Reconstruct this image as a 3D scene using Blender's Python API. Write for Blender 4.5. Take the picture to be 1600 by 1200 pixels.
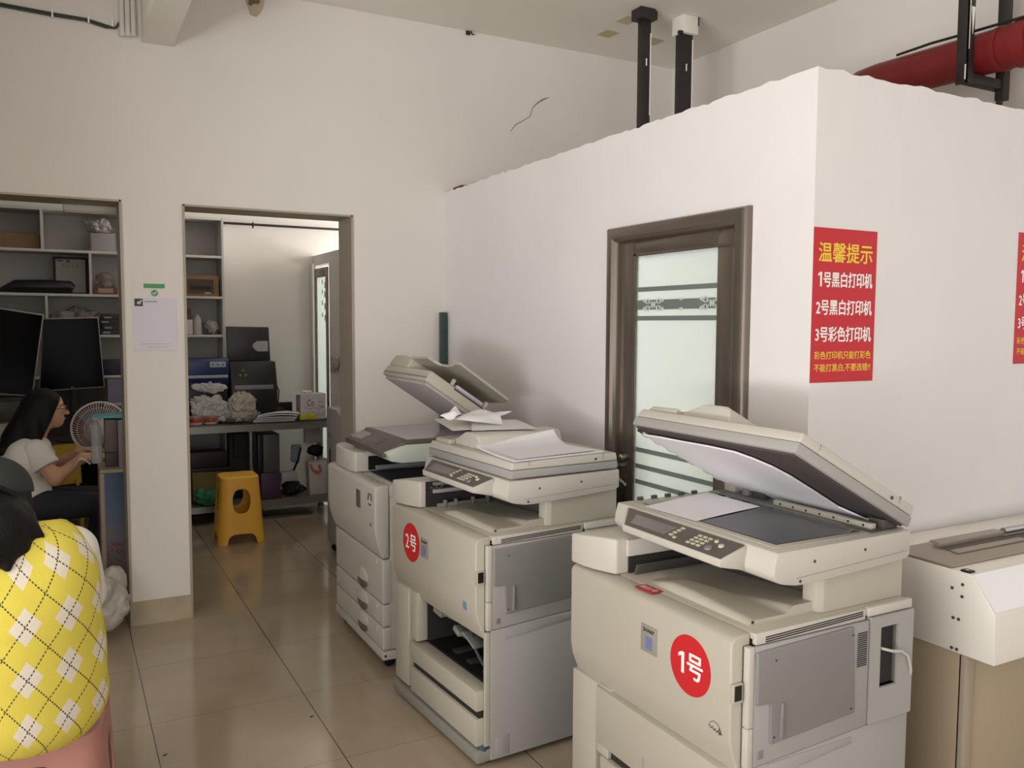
import bpy, bmesh, math, random
import numpy as np
from mathutils import Vector, Matrix, Euler, noise
random.seed(7)
rng = np.random.default_rng(7)
sc = bpy.context.scene
for o in list(bpy.data.objects):
    bpy.data.objects.remove(o)
C = sc.collection
PI = math.pi

# ------------------------------------------------------------------ camera
F_PX = 1316.68
yaw, pitch, roll, CAM_H = 0.4915, 0.0706, 0.0047, 1.573
cy_, sy_ = math.cos(yaw), math.sin(yaw)
fw = Vector((sy_*math.cos(pitch), cy_*math.cos(pitch), -math.sin(pitch)))
rt = Vector((cy_, -sy_, 0)); up = rt.cross(fw)
r2 = math.cos(roll)*rt + math.sin(roll)*up
u2 = -math.sin(roll)*rt + math.cos(roll)*up
cam_d = bpy.data.cameras.new('camera'); cam = bpy.data.objects.new('camera', cam_d); C.objects.link(cam)
cam_d.sensor_width = 36.0; cam_d.lens = 36.0*F_PX/1600.0; cam_d.clip_start = 0.05; cam_d.clip_end = 100
Mx = Matrix.Identity(4)
for i in range(3):
    Mx[i][0] = r2[i]; Mx[i][1] = u2[i]; Mx[i][2] = -fw[i]
Mx.translation = Vector((0, 0, CAM_H))
cam.matrix_world = Mx
sc.camera = cam

# ------------------------------------------------------------------ light and exposure
sc.view_settings.view_transform = 'Standard'
sc.view_settings.look = 'None'
sc.view_settings.gamma = 1.0
sc.view_settings.exposure = 0.0
sc.view_settings.use_curve_mapping = False
w = bpy.data.worlds.new('world'); sc.world = w; w.use_nodes = True
bg = w.node_tree.nodes['Background']; bg.inputs['Color'].default_value = (0.72, 0.82, 1.0, 1); bg.inputs['Strength'].default_value = 0.12

def area(name, loc, target, sx, sy, power, col):
    l = bpy.data.lights.new(name, 'AREA'); l.shape = 'RECTANGLE'; l.size = sx; l.size_y = sy; l.energy = power; l.color = col
    o = bpy.data.objects.new(name, l); C.objects.link(o); o.location = loc
    d = Vector(target)-Vector(loc); o.rotation_euler = d.to_track_quat('-Z', 'Y').to_euler()
    return o
# daylight through the shop front behind the camera and the window in the right wall
area('daylight_front', (1.2, -5.15, 1.4), (1.5, 0, 2.4), 5.4, 2.4, 112, (1.0, 0.985, 0.965))
area('daylight_left', (-2.85, -.1, 1.6), (0, .2, 1.9), 3.9, 2.1, 108, (1.0, 0.985, 0.975))
area('added_uplight_left', (-3.9, .0, .25), (-.6, 1.0, 3.3), 4.2, 1.6, 390, (1.0, 0.985, 0.96))   # uplight added to brighten the ceiling, standing in for street bounce
area('daylight_right', (5.15, 0.1, 1.75), (0, 0.3, 1.7), 2.6, 1.6, 13, (0.93, 0.96, 1.0))
area('daylight_rear', (3.9, 6.4, 2.1), (0, 6.3, 1.9), 1.7, 1.3, 90, (1.0, 0.98, 0.95))
area('glass_backlight', (2.95, 3.3, 2.25), (2.95, 3.3, 0), .9, .3, 36, (1.0, 0.99, 0.96))  # unseen light added behind the frosted door glass to brighten it

# ------------------------------------------------------------------ materials
def srgb(r, g=None, b=None):
    if g is None:
        h = r.lstrip('#'); r, g, b = (int(h[i:i+2], 16) for i in (0, 2, 4))
    f = lambda c: (c/255)/12.92 if c/255 <= .04045 else ((c/255+.055)/1.055)**2.4
    return (f(r), f(g), f(b), 1)
MATS = {}
def mat(name, col, rough=.5, metal=0.0, spec=.5, noise=0.0, nscale=8.0, bump=0.0, bscale=60.0, alpha=1.0, trans=0.0, emit=0.0, ior=1.45, coat=0.0, sss=0.0):
    if name in MATS: return MATS[name]
    m = bpy.data.materials.new(name); m.use_nodes = True; nt = m.node_tree; b = nt.nodes['Principled BSDF']
    c = srgb(col) if isinstance(col, str) else col
    b.inputs['Base Color'].default_value = c; b.inputs['Roughness'].default_value = rough; b.inputs['Metallic'].default_value = metal
    b.inputs['Specular IOR Level'].default_value = spec; b.inputs['IOR'].default_value = ior
    b.inputs['Alpha'].default_value = alpha; b.inputs['Transmission Weight'].default_value = trans; b.inputs['Coat Weight'].default_value = coat
    if sss: b.inputs['Subsurface Weight'].default_value = sss; b.inputs['Subsurface Radius'].default_value = (.02, .008, .004)
    if emit: b.inputs['Emission Color'].default_value = c; b.inputs['Emission Strength'].default_value = emit
    tc = None
    if noise or bump:
        tc = nt.nodes.new('ShaderNodeTexCoord')
    if noise:
        n = nt.nodes.new('ShaderNodeTexNoise'); n.inputs['Scale'].default_value = nscale; n.inputs['Detail'].default_value = 4
        nt.links.new(tc.outputs['Object'], n.inputs['Vector'])
        mr = nt.nodes.new('ShaderNodeMapRange'); mr.inputs['From Min'].default_value = .3; mr.inputs['From Max'].default_value = .7
        mr.inputs['To Min'].default_value = 1-noise; mr.inputs['To Max'].default_value = 1+noise
        nt.links.new(n.outputs['Fac'], mr.inputs['Value'])
        mx = nt.nodes.new('ShaderNodeMix'); mx.data_type = 'RGBA'; mx.blend_type = 'MULTIPLY'; mx.inputs[0].default_value = 1
        mx.inputs[6].default_value = c
        nt.links.new(mr.outputs['Result'], mx.inputs[7]); nt.links.new(mx.outputs[2], b.inputs['Base Color'])
    if bump:
        n2 = nt.nodes.new('ShaderNodeTexNoise'); n2.inputs['Scale'].default_value = bscale; n2.inputs['Detail'].default_value = 3
        nt.links.new(tc.outputs['Object'], n2.inputs['Vector'])
        bp = nt.nodes.new('ShaderNodeBump'); bp.inputs['Strength'].default_value = bump; bp.inputs['Distance'].default_value = .01
        nt.links.new(n2.outputs['Fac'], bp.inputs['Height']); nt.links.new(bp.outputs['Normal'], b.inputs['Normal'])
    MATS[name] = m
    return m
PLASTER = mat('plaster_white', '#e2dcd6', .75, noise=.025, nscale=1.6, bump=.25, bscale=7)
PLASTER2 = mat('plaster_booth', '#e6e2e1', .55, noise=.02, nscale=2.5, bump=.4, bscale=7)
CEIL = mat('ceiling_paint', '#e6e2d8', .85, noise=.03, nscale=1.1)
BEIGE = mat('beige_plastic', '#bab4a6', .42, noise=.015, nscale=3)
BEIGE2 = mat('warm_white_plastic', '#c6c1b8', .4, noise=.01, nscale=3)
GREY = mat('grey_plastic', '#a5a3a0', .45, noise=.02, nscale=3)
GREY2 = mat('mid_grey_plastic', '#868481', .42)
DGREY = mat('dark_grey_plastic', '#4c4844', .45)
SEAM = mat('dark_gap', '#2e2b29', .7)
BLACK = mat('black_plastic', '#1b1a1b', .4)
GLASSK = mat('dark_scanner_glass', '#0d1114', .06, spec=.4)
PANEL = mat('control_panel_brown_grey', '#5d5650', .4)
KEYC = mat('key_cream', '#d3cdb4', .5)
LCD = mat('screen_grey', '#7f7a78', .25)
STEEL = mat('steel', '#b9b7b2', .28, metal=1.0)
STEELM = mat('matte_steel', '#8f8d88', .45, metal=.8)
WHITEP = mat('white_paper', '#efecf0', .7)
RED = mat('sign_red', '#c62b33', .55)
REDB = mat('sticker_red', '#cc262b', .5)
YEL = mat('lettering_yellow', '#f3cf45', .6)
WHT = mat('lettering_white', '#f6f0ee', .6)
BRONZE = mat('bronze_frame', '#7d736a', .26, metal=.7, noise=.06, nscale=3)
FROST = mat('frosted_pale_glass', '#ebf1ee', .25, spec=.6)
nt_ = FROST.node_tree; b_o = nt_.nodes['Principled BSDF']; tr_ = nt_.nodes.new('ShaderNodeBsdfTranslucent'); tr_.inputs[0].default_value = srgb('#e9f1ee')
mx_ = nt_.nodes.new('ShaderNodeMixShader'); mx_.inputs[0].default_value = .5; nt_.links.new(b_o.outputs[0], mx_.inputs[1]); nt_.links.new(tr_.outputs[0], mx_.inputs[2])
nt_.links.new(mx_.outputs[0], nt_.nodes['Material Output'].inputs[0])
FROSTD = mat('clear_stripe', '#6f7a73', .3)
SKIN = mat('skin', '#c79a7d', .5, sss=.05)
HAIR = mat('black_hair', '#0f0c0b', .55, spec=.25, bump=.3, bscale=110)
IRON = mat('black_iron', '#2d2726', .5, noise=.2, nscale=12)
PIPE = mat('red_pipe', '#7d1f22', .38, noise=.08, nscale=6)
ORANGE = mat('yellow_stool_plastic', '#fcc148', .38, noise=.02)
PINK = mat('pink_stool_plastic', '#b07c72', .35, noise=.02)
STONE = mat('speckled_base', '#918f85', .6, noise=.1, nscale=40)

def floor_material():
    m = bpy.data.materials.new('glossy_tile_floor'); m.use_nodes = True; nt = m.node_tree; b = nt.nodes['Principled BSDF']
    g = nt.nodes.new('ShaderNodeNewGeometry'); sep = nt.nodes.new('ShaderNodeSeparateXYZ'); nt.links.new(g.outputs['Position'], sep.inputs[0])
    def mth(op, a, bb=None):
        n = nt.nodes.new('ShaderNodeMath'); n.operation = op
        for i, v in enumerate((a, bb)):
            if v is None: continue
            if hasattr(v, 'links'): nt.links.new(v, n.inputs[i])
            else: n.inputs[i].default_value = v
        return n.outputs[0]
    def line(out, off):
        f = mth('FRACT', mth('DIVIDE', mth('SUBTRACT', out, off), .6))
        d = mth('ABSOLUTE', mth('SUBTRACT', f, .5))
        return mth('GREATER_THAN', d, .5-.0021/.6)
    ln = mth('MAXIMUM', line(sep.outputs['X'], .2686-6), mth('MULTIPLY', line(sep.outputs['Y'], 2.89-12), .4))
    n = nt.nodes.new('ShaderNodeTexNoise'); n.inputs['Scale'].default_value = 2.2; n.inputs['Detail'].default_value = 5
    nt.links.new(g.outputs['Position'], n.inputs['Vector'])
    cr = nt.nodes.new('ShaderNodeValToRGB'); cr.color_ramp.elements[0].color = srgb('#a5947f'); cr.color_ramp.elements[1].color = srgb('#b2a18d')
    cr.color_ramp.elements[0].position = .35; cr.color_ramp.elements[1].position = .65
    nt.links.new(n.outputs['Fac'], cr.inputs[0])
    mx = nt.nodes.new('ShaderNodeMix'); mx.data_type = 'RGBA'; nt.links.new(ln, mx.inputs[0]); nt.links.new(cr.outputs[0], mx.inputs[6]); mx.inputs[7].default_value = srgb('#4a4036')
    nt.links.new(mx.outputs[2], b.inputs['Base Color'])
    n3 = nt.nodes.new('ShaderNodeTexNoise'); n3.inputs['Scale'].default_value = 5; nt.links.new(g.outputs['Position'], n3.inputs['Vector'])
    mr = nt.nodes.new('ShaderNodeMapRange'); mr.inputs['To Min'].default_value = .06; mr.inputs['To Max'].default_value = .16
    nt.links.new(n3.outputs['Fac'], mr.inputs['Value']); nt.links.new(mr.outputs['Result'], b.inputs['Roughness'])
    b.inputs['Specular IOR Level'].default_value = .8
    return m
FLOOR = floor_material()

# ------------------------------------------------------------------ helpers
class MB:
    """collects shapes into one mesh"""
    def __init__(s): s.bm = bmesh.new()
    def add(s, verts, faces):
        vs = [s.bm.verts.new(v) for v in verts]
        for f in faces:
            try: s.bm.faces.new([vs[i] for i in f])
            except ValueError: pass
        return s
    def box(s, x0, x1, y0, y1, z0, z1):
        v = [(x, y, z) for x in (x0, x1) for y in (y0, y1) for z in (z0, z1)]
        return s.add(v, [(0, 1, 3, 2), (4, 6, 7, 5), (0, 4, 5, 1), (2, 3, 7, 6), (0, 2, 6, 4), (1, 5, 7, 3)])
    def obox(s, c, size, rot=(0, 0, 0)):
        R = Euler(rot).to_matrix(); c = Vector(c); h = [a/2 for a in size]
        v = [c+R @ Vector((sx*h[0], sy*h[1], sz*h[2])) for sx in (-1, 1) for sy in (-1, 1) for sz in (-1, 1)]
        return s.add(v, [(0, 1, 3, 2), (4, 6, 7, 5), (0, 4, 5, 1), (2, 3, 7, 6), (0, 2, 6, 4), (1, 5, 7, 3)])
    def prism(s, pts, axis, a0, a1):
        """pts: 2-D polygon in the two other axes (in x,y,z order), extruded along axis"""
        def p(q, a):
            l = list(q); l.insert('xyz'.index(axis), a); return tuple(l)
        n = len(pts); v = [p(q, a0) for q in pts]+[p(q, a1) for q in pts]
        return s.add(v, [tuple(range(n)), tuple(range(2*n-1, n-1, -1))]+[(i, i+n, (i+1) % n+n, (i+1) % n) for i in range(n)])
    def cyl(s, p0, p1, r0, r1=None, n=16, cap=True):
        return s.tube([p0, p1], [r0, r0 if r1 is None else r1], n, cap)
    def tube(s, path, r, n=8, cap=True, closed=False):
        path = [Vector(p) for p in path]; m = len(path)
        rs = r if isinstance(r, (list, tuple)) else [r]*m
        t0 = (path[1]-path[0]).normalized()
        a = Vector((0, 0, 1)) if abs(t0.z) < .9 else Vector((1, 0, 0))
        nrm = (a-t0*a.dot(t0)).normalized(); rings = []
        for i, p in enumerate(path):
            if closed: t = (path[(i+1) % m]-path[i-1]).normalized()
            elif i == 0: t = t0
            elif i == m-1: t = (path[i]-path[i-1]).normalized()
            else: t = ((path[i+1]-path[i]).normalized()+(path[i]-path[i-1]).normalized()).normalized()
            nrm = (nrm-t*nrm.dot(t)).normalized(); bi = t.cross(nrm)
            rings.append([s.bm.verts.new(p+(nrm*math.cos(2*PI*k/n)+bi*math.sin(2*PI*k/n))*rs[i]) for k in range(n)])
        for i in range(m if closed else m-1):
            A, B = rings[i], rings[(i+1) % m]
            for k in range(n): s.bm.faces.new((A[k], A[(k+1) % n], B[(k+1) % n], B[k]))
        if cap and not closed:
            s.bm.faces.new(rings[0][::-1]); s.bm.faces.new(rings[-1])
        return s
    def lathe(s, prof, c=(0, 0, 0), n=24):
        c = Vector(c); rings = []
        for r, z in prof:
            rings.append([s.bm.verts.new(c+Vector((r*math.cos(2*PI*k/n), r*math.sin(2*PI*k/n), z))) for k in range(n)])
        for A, B in zip(rings, rings[1:]):
            for k in range(n): s.bm.faces.new((A[k], A[(k+1) % n], B[(k+1) % n], B[k]))
        s.bm.faces.new(rings[0][::-1]); s.bm.faces.new(rings[-1])
        return s
    def ell(s, c, r, n=12, rot=None):
        R = Euler(rot).to_matrix() if rot else Matrix.Identity(3)
        M4 = Matrix.Translation(Vector(c)) @ R.to_4x4() @ Matrix.Diagonal((r[0], r[1], r[2], 1))
        bmesh.ops.create_uvsphere(s.bm, u_segments=n*2, v_segments=n, radius=1, matrix=M4)
        return s
    def sheet(s, fn, nu, nv, th=0.0):
        """grid surface fn(i/nu, j/nv) -> point, optional thickness downwards"""
        g = [[Vector(fn(i/nu, j/nv)) for j in range(nv+1)] for i in range(nu+1)]
        top = [[s.bm.verts.new(p) for p in row] for row in g]
        for i in range(nu):
            for j in range(nv): s.bm.faces.new((top[i][j], top[i+1][j], top[i+1][j+1], top[i][j+1]))
        if th:
            bot = [[s.bm.verts.new(p-Vector((0, 0, th))) for p in row] for row in g]
            for i in range(nu):
                for j in range(nv): s.bm.faces.new((bot[i][j], bot[i][j+1], bot[i+1][j+1], bot[i+1][j]))
            edge = [(i, 0) for i in range(nu+1)]+[(nu, j) for j in range(1, nv+1)]+[(i, nv) for i in range(nu-1, -1, -1)]+[(0, j) for j in range(nv-1, 0, -1)]
            for a, b in zip(edge, edge[1:]+edge[:1]):
                s.bm.faces.new((top[a[0]][a[1]], bot[a[0]][a[1]], bot[b[0]][b[1]], top[b[0]][b[1]]))
        return s
    def poly(s, pts):
        s.bm.faces.new([s.bm.verts.new(p) for p in pts]); return s
    def hull(s, pts):
        vs = [s.bm.verts.new(p) for p in pts]
        r = bmesh.ops.convex_hull(s.bm, input=vs)
        bmesh.ops.delete(s.bm, geom=[g for g in set(r['geom_interior']+r['geom_unused']) if isinstance(g, bmesh.types.BMVert)], context='VERTS')
        return s
    def xf(s, M4):
        bmesh.ops.transform(s.bm, matrix=M4, verts=s.bm.verts); return s
    def build(s, name, material, parent=None, bevel=0.0, seg=2, smooth=40, loc=None, rot=None, recalc=True):
        bm = s.bm
        if recalc: bmesh.ops.recalc_face_normals(bm, faces=bm.faces)
        if bevel:
            ed = [e for e in bm.edges if len(e.link_faces) == 2 and e.calc_face_angle(0) > math.radians(28)]
            bmesh.ops.bevel(bm, geom=ed, offset=bevel, offset_type='OFFSET', segments=seg, profile=.5, affect='EDGES', clamp_overlap=True)
        me = bpy.data.meshes.new(name); bm.to_mesh(me); bm.free()
        if smooth:
            me.polygons.foreach_set('use_smooth', [True]*len(me.polygons)); me.set_sharp_from_angle(angle=math.radians(smooth))
        me.materials.append(material)
        o = bpy.data.objects.new(name, me); C.objects.link(o)
        if loc: o.location = loc
        if rot: o.rotation_euler = rot
        if parent: o.parent = parent
        return o
def build_each(mb, name, material, parent, bevel=0.0, smooth=40):
    """one object for every loose piece"""
    bm = mb.bm; bmesh.ops.recalc_face_normals(bm, faces=bm.faces)
    seen = set(); out = []
    for v0 in bm.verts:
        if v0 in seen: continue
        st = [v0]; isl = []; seen.add(v0)
        while st:
            v = st.pop(); isl.append(v)
            for e in v.link_edges:
                q = e.other_vert(v)
                if q not in seen: seen.add(q); st.append(q)
        ix = {v: i for i, v in enumerate(isl)}
        fs = {f for v in isl for f in v.link_faces}
        m2 = MB(); m2.add([v.co.copy() for v in isl], [[ix[v] for v in f.verts] for f in fs])
        out.append(m2.build(name, material, parent, bevel, smooth=smooth))
    bm.free(); return out
def tag(o, label=None, cat=None, group=None, kind=None):
    if label: o['label'] = label
    if cat: o['category'] = cat
    if group: o['group'] = group
    if kind: o['kind'] = kind
    return o
def thing(name, label, cat, loc=(0, 0, 0), rz=0.0, group=None):
    o = bpy.data.objects.new(name, None); C.objects.link(o); o.empty_display_size = .1
    o.location = loc; o.rotation_euler = (0, 0, rz)
    return tag(o, label, cat, group)
def struct(name, mb, material, bevel=0.0, parent=None, **k):
    o = mb.build(name, material, parent, bevel, **k); o['kind'] = 'structure'; return o
def copy_tree(o, parent=None):
    c = o.copy(); C.objects.link(c)
    if parent: c.parent = parent
    for ch in list(o.children): copy_tree(ch, c)
    return c
def text_mesh(txt, width, height, bold=0.0, extrude=.0004):
    """text as mesh in the XY plane, its bounding box fitted to width x height, lower-left at the origin"""
    cu = bpy.data.curves.new('t', 'FONT'); cu.body = txt; cu.size = 1; cu.resolution_u = 3
    ob = bpy.data.objects.new('t', cu); C.objects.link(ob)
    dg = bpy.context.evaluated_depsgraph_get(); dg.update()
    me = bpy.data.meshes.new_from_object(ob.evaluated_get(dg))
    bpy.data.objects.remove(ob); bpy.data.curves.remove(cu)
    n = len(me.vertices); co = np.empty(n*3); me.vertices.foreach_get('co', co); co = co.reshape(-1, 3)
    lo, hi = co.min(0), co.max(0)
    co[:, 0] = (co[:, 0]-lo[0])*width/(hi[0]-lo[0]); co[:, 1] = (co[:, 1]-lo[1])*height/(hi[1]-lo[1]); co[:, 2] = 0
    bm = bmesh.new(); bm.from_mesh(me); bm.verts.ensure_lookup_table()
    for v, c in zip(bm.verts, co): v.co = c
    bpy.data.meshes.remove(me)
    if bold:   # heavier strokes: shifted copies over one another
        base = list(bm.verts)+list(bm.edges)+list(bm.faces); b = bold*height; kz = 0
        for dx, dy in ((b, 0), (-b, 0), (0, b*.6), (0, -b*.6)):
            r = bmesh.ops.duplicate(bm, geom=base)
            kz += .00006
            for g in r['geom']:
                if isinstance(g, bmesh.types.BMVert): g.co.x += dx; g.co.y += dy; g.co.z += kz
    if extrude:
        for v in bm.verts: v.co.z += extrude
    return bm
def text_on(name, lines, material, parent, M4):
    """lines: (text, x, y, width, height, bold); M4 maps the XY plane to the surface"""
    mb = MB()
    for (t, x, y, wd, ht, bo) in lines:
        if t == '1':   # upright with a flag
            mb.poly([(x+wd*a_, y+ht*b_, .0004) for a_, b_ in ((0, .70), (0, .86), (.55, 1.0), (1, 1.0), (1, 0), (.52, 0), (.52, .80))]); continue
        b2 = text_mesh(t, wd, ht, bo)
        me = bpy.data.meshes.new('tmp'); bmesh.ops.transform(b2, matrix=Matrix.Translation((x, y, 0)), verts=b2.verts); b2.to_mesh(me); b2.free()
        mb.bm.from_mesh(me); bpy.data.meshes.remove(me)
    mb.xf(M4)
    return mb.build(name, material, parent, smooth=0)
def facing_minus_y(x, y, z): return Matrix.Translation((x, y, z)) @ Matrix.Rotation(PI/2, 4, 'X')
def facing_minus_x(x, y, z): return Matrix.Translation((x, y, z)) @ Matrix.Rotation(-PI/2, 4, 'Z') @ Matrix.Rotation(PI/2, 4, 'X')

# --- smooth bodies: union of tapered capsules and ellipsoids, surfaced with surface nets
def surface(prims, res, k=.03, clip=None, pad=.03):
    """prims: ('c', p0, p1, r0, r1[, k]) | ('e', centre, radii[, rot, k]) ; clip: list of (normal, offset) keeping n.p <= offset"""
    lo = np.full(3, 1e9); hi = -lo
    for p in prims:
        if p[0] == 'c':
            a, b = np.array(p[1], float), np.array(p[2], float); r = max(p[3], p[4])
            lo = np.minimum(lo, np.minimum(a, b)-r); hi = np.maximum(hi, np.maximum(a, b)+r)
        else:
            c, r = np.array(p[1], float), max(p[2]); lo = np.minimum(lo, c-r); hi = np.maximum(hi, c+r)
    lo -= pad; hi += pad
    n = np.ceil((hi-lo)/res).astype(int)+1
    D = np.full(n, .2, np.float32)
    ax = [lo[i]+res*np.arange(n[i]) for i in range(3)]
    for p in prims:
        if p[0] == 'c':
            a, b = np.array(p[1], float), np.array(p[2], float); r = max(p[3], p[4]); bl, bh = np.minimum(a, b)-r, np.maximum(a, b)+r; kk = p[5] if len(p) > 5 else k
        else:
            c, r = np.array(p[1], float), max(p[2]); bl, bh = c-r, c+r; kk = p[4] if len(p) > 4 else k
        i0 = np.clip(np.floor((bl-.08-lo)/res).astype(int), 0, n-1); i1 = np.clip(np.ceil((bh+.08-lo)/res).astype(int)+1, 1, n)
        s = tuple(slice(i0[i], i1[i]) for i in range(3))
        P = np.stack(np.meshgrid(*[ax[i][s[i]] for i in range(3)], indexing='ij'), -1)
        if p[0] == 'c':
            ba = b-a; pa = P-a; t = np.clip((pa@ba)/max(ba@ba, 1e-12), 0, 1)
            d = np.linalg.norm(pa-t[..., None]*ba, axis=-1)-(p[3]+(p[4]-p[3])*t)
        else:
            q = P-c
            if len(p) > 3 and p[3]: q = q @ np.array(Euler(p[3]).to_matrix())
            rr = np.array(p[2], float); k0 = np.linalg.norm(q/rr, axis=-1); k1 = np.linalg.norm(q/rr**2, axis=-1)
            d = k0*(k0-1)/np.maximum(k1, 1e-9)
        o = D[s]; h = np.maximum(kk-np.abs(o-d), 0)/kk
        D[s] = np.minimum(o, d)-h*h*kk*.25
    if clip:
        P = np.stack(np.meshgrid(*ax, indexing='ij'), -1)
        for nn, off in clip: D = np.maximum(D, P@np.array(nn, float)-off)
    D[0], D[-1], D[:, 0], D[:, -1], D[:, :, 0], D[:, :, -1] = (1,)*6
    ins = D < 0
    c0 = ins[:-1, :-1, :-1].astype(np.int8); tot = np.zeros_like(c0)
    for i in (0, 1):
        for j in (0, 1):
            for l in (0, 1): tot += ins[i:n[0]-1+i, j:n[1]-1+j, l:n[2]-1+l]
    act = (tot > 0) & (tot < 8); idx = -np.ones(act.shape, int); cells = np.argwhere(act); idx[act] = np.arange(len(cells))
    acc = np.zeros((len(cells), 3)); cnt = np.zeros(len(cells)); cor = [(i, j, l) for i in (0, 1) for j in (0, 1) for l in (0, 1)]
    for a in cor:
        for b in cor:
            if sum(b)-sum(a) == 1 and all(b[q] >= a[q] for q in range(3)):
                da = D[tuple((cells+a).T)]; db = D[tuple((cells+b).T)]; m = (da < 0) != (db < 0)
                t = np.where(m, da/np.where(m, da-db, 1), 0)
                acc += m[:, None]*(np.array(a)+t[:, None]*(np.array(b)-np.array(a))); cnt += m
    V = lo+res*(cells+acc/cnt[:, None])
    Fs = []
    for axis in range(3):
        sl0 = [slice(None)]*3; sl1 = [slice(None)]*3; sl0[axis] = slice(0, -1); sl1[axis] = slice(1, None)
        A, B = ins[tuple(sl0)], ins[tuple(sl1)]
        e = np.argwhere(A != B); o1, o2 = [q for q in range(3) if q != axis]
        sgn = A[tuple(e.T)]
        def cell(d1, d2):
            q = e.copy(); q[:, o1] -= d1; q[:, o2] -= d2; return idx[tuple(q.T)]
        f = np.stack([cell(1, 1), cell(0, 1), cell(0, 0), cell(1, 0)], 1)
        flip = sgn if axis != 1 else ~sgn
        f[~flip] = f[~flip][:, ::-1]
        Fs.append(f)
    return V, np.concatenate(Fs)
def mesh_obj(name, V, F, material, parent=None, loc=None, rot=None, smooth=True):
    me = bpy.data.meshes.new(name); me.from_pydata([tuple(v) for v in V], [], [tuple(int(i) for i in f) for f in F]); me.update()
    if smooth: me.polygons.foreach_set('use_smooth', [True]*len(me.polygons))
    me.materials.append(material)
    o = bpy.data.objects.new(name, me); C.objects.link(o)
    if parent: o.parent = parent
    if loc: o.location = loc
    if rot: o.rotation_euler = rot
    return o

# ================================================================== the room
H_C = 3.324
struct('floor', MB().box(-2.8, 5.2, -5.1, 7.7, -.12, 0), FLOOR, smooth=0)
struct('ceiling', MB().box(-2.8, 5.2, -5.1, 7.7, H_C, H_C+.15), CEIL, smooth=0)
m = MB()
m.box(-2.6, -1.15, 4.70, 4.93, 0, H_C); m.box(-1.15, .285, 4.70, 4.93, 2.184, H_C); m.box(.285, .577, 4.70, 4.93, 0, H_C)
m.box(.577, 1.48, 4.70, 4.93, 2.184, H_C); m.box(1.48, 2.06, 4.70, 4.93, 0, H_C); m.box(2.06, 3.75, 4.70, 4.93, 0, H_C)
struct('wall_back', m, PLASTER, smooth=0)
struct('wall_left_with_shade_jog', MB().box(-2.75, -2.6, -5.0, 3.0, 0, .5).box(-2.75, -2.6, -5.0, 3.0, 2.7, H_C).box(-2.75, -2.6, -5.0, -2.1, .5, 2.7).box(-2.75, -2.6, 1.9, 3.0, .5, 2.7).box(-2.75, -.80, 3.0, 3.12, 0, H_C).box(-.92, -.80, 3.12, 4.70, 0, H_C).box(-2.75, -2.6, 4.93, 7.5, 0, H_C), mat('left_wall_dimming_grey', '#a39c94', .8), smooth=0)  # jog added out of view and grey darkened, both to dim the back wall
m = MB().box(-2.75, 5.1, -5.1, -5.0, 0, .12).box(-2.75, 5.1, -5.1, -5.0, 2.75, H_C).box(-2.75, -1.6, -5.1, -5.0, .12, 2.75).box(4.6, 5.1, -5.1, -5.0, .12, 2.75)
struct('wall_front', m, PLASTER, smooth=0)
m = MB().box(5.0, 5.1, -5.0, 1.9, 0, .9).box(5.0, 5.1, -5.0, 1.9, 2.6, H_C).box(5.0, 5.1, -5.0, -1.25, .9, 2.6).box(5.0, 5.1, 1.45, 1.9, .9, 2.6)
m.box(3.75, 5.1, 1.873, 1.99, 2.36, H_C)
m.box(3.75, 3.85, 1.99, 5.5, 0, H_C).box(3.75, 3.85, 7.3, 7.6, 0, H_C).box(3.75, 3.85, 5.5, 7.3, 0, 1.2).box(3.75, 3.85, 5.5, 7.3, 2.75, H_C)
struct('wall_right', m, PLASTER, smooth=0)
struct('wall_rear', MB().box(-2.75, 3.85, 7.5, 7.65, 0, H_C), PLASTER, smooth=0)
# the enclosed cabin
def ragged(a0, a1, z, n):
    return [(a0+(a1-a0)*i/n, z+(random.uniform(-.006, .005) if 0 < i < n else 0)) for i in range(n+1)]
m = MB()
m.prism([(2.951-.03, 0), (4.70, 0)]+ragged(4.70, 2.951-.03, 2.36, 50), 'x', 2.053, 2.16)
m.prism([(1.985, 0), (2.134+.03, 0)]+ragged(2.134+.03, 1.985, 2.36, 4), 'x', 2.053, 2.16)
m.prism([(2.134+.03, 1.945), (2.951-.03, 1.945)]+ragged(2.951-.03, 2.134+.03, 2.36, 26), 'x', 2.053, 2.16)
struct('wall_cabin_left', m, PLASTER2, smooth=0)
m = MB().prism([(2.053, 0), (5.0, 0)]+ragged(5.0, 2.053, 2.36, 80), 'y', 1.873, 1.985)
struct('wall_cabin_front', m, PLASTER2, smooth=0)
struct('ceiling_cabin', MB().box(2.16, 3.75, 1.985, 4.70, 2.28, 2.33), PLASTER, smooth=0)
struct('wall_rear_partition', MB().box(2.0, 2.07, 4.93, 7.0, 0, 2.17).box(2.0, 2.07, 7.42, 7.5, 0, 2.17).box(2.0, 2.07, 7.0, 7.42, 2.08, 2.17), PLASTER, smooth=0)
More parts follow.
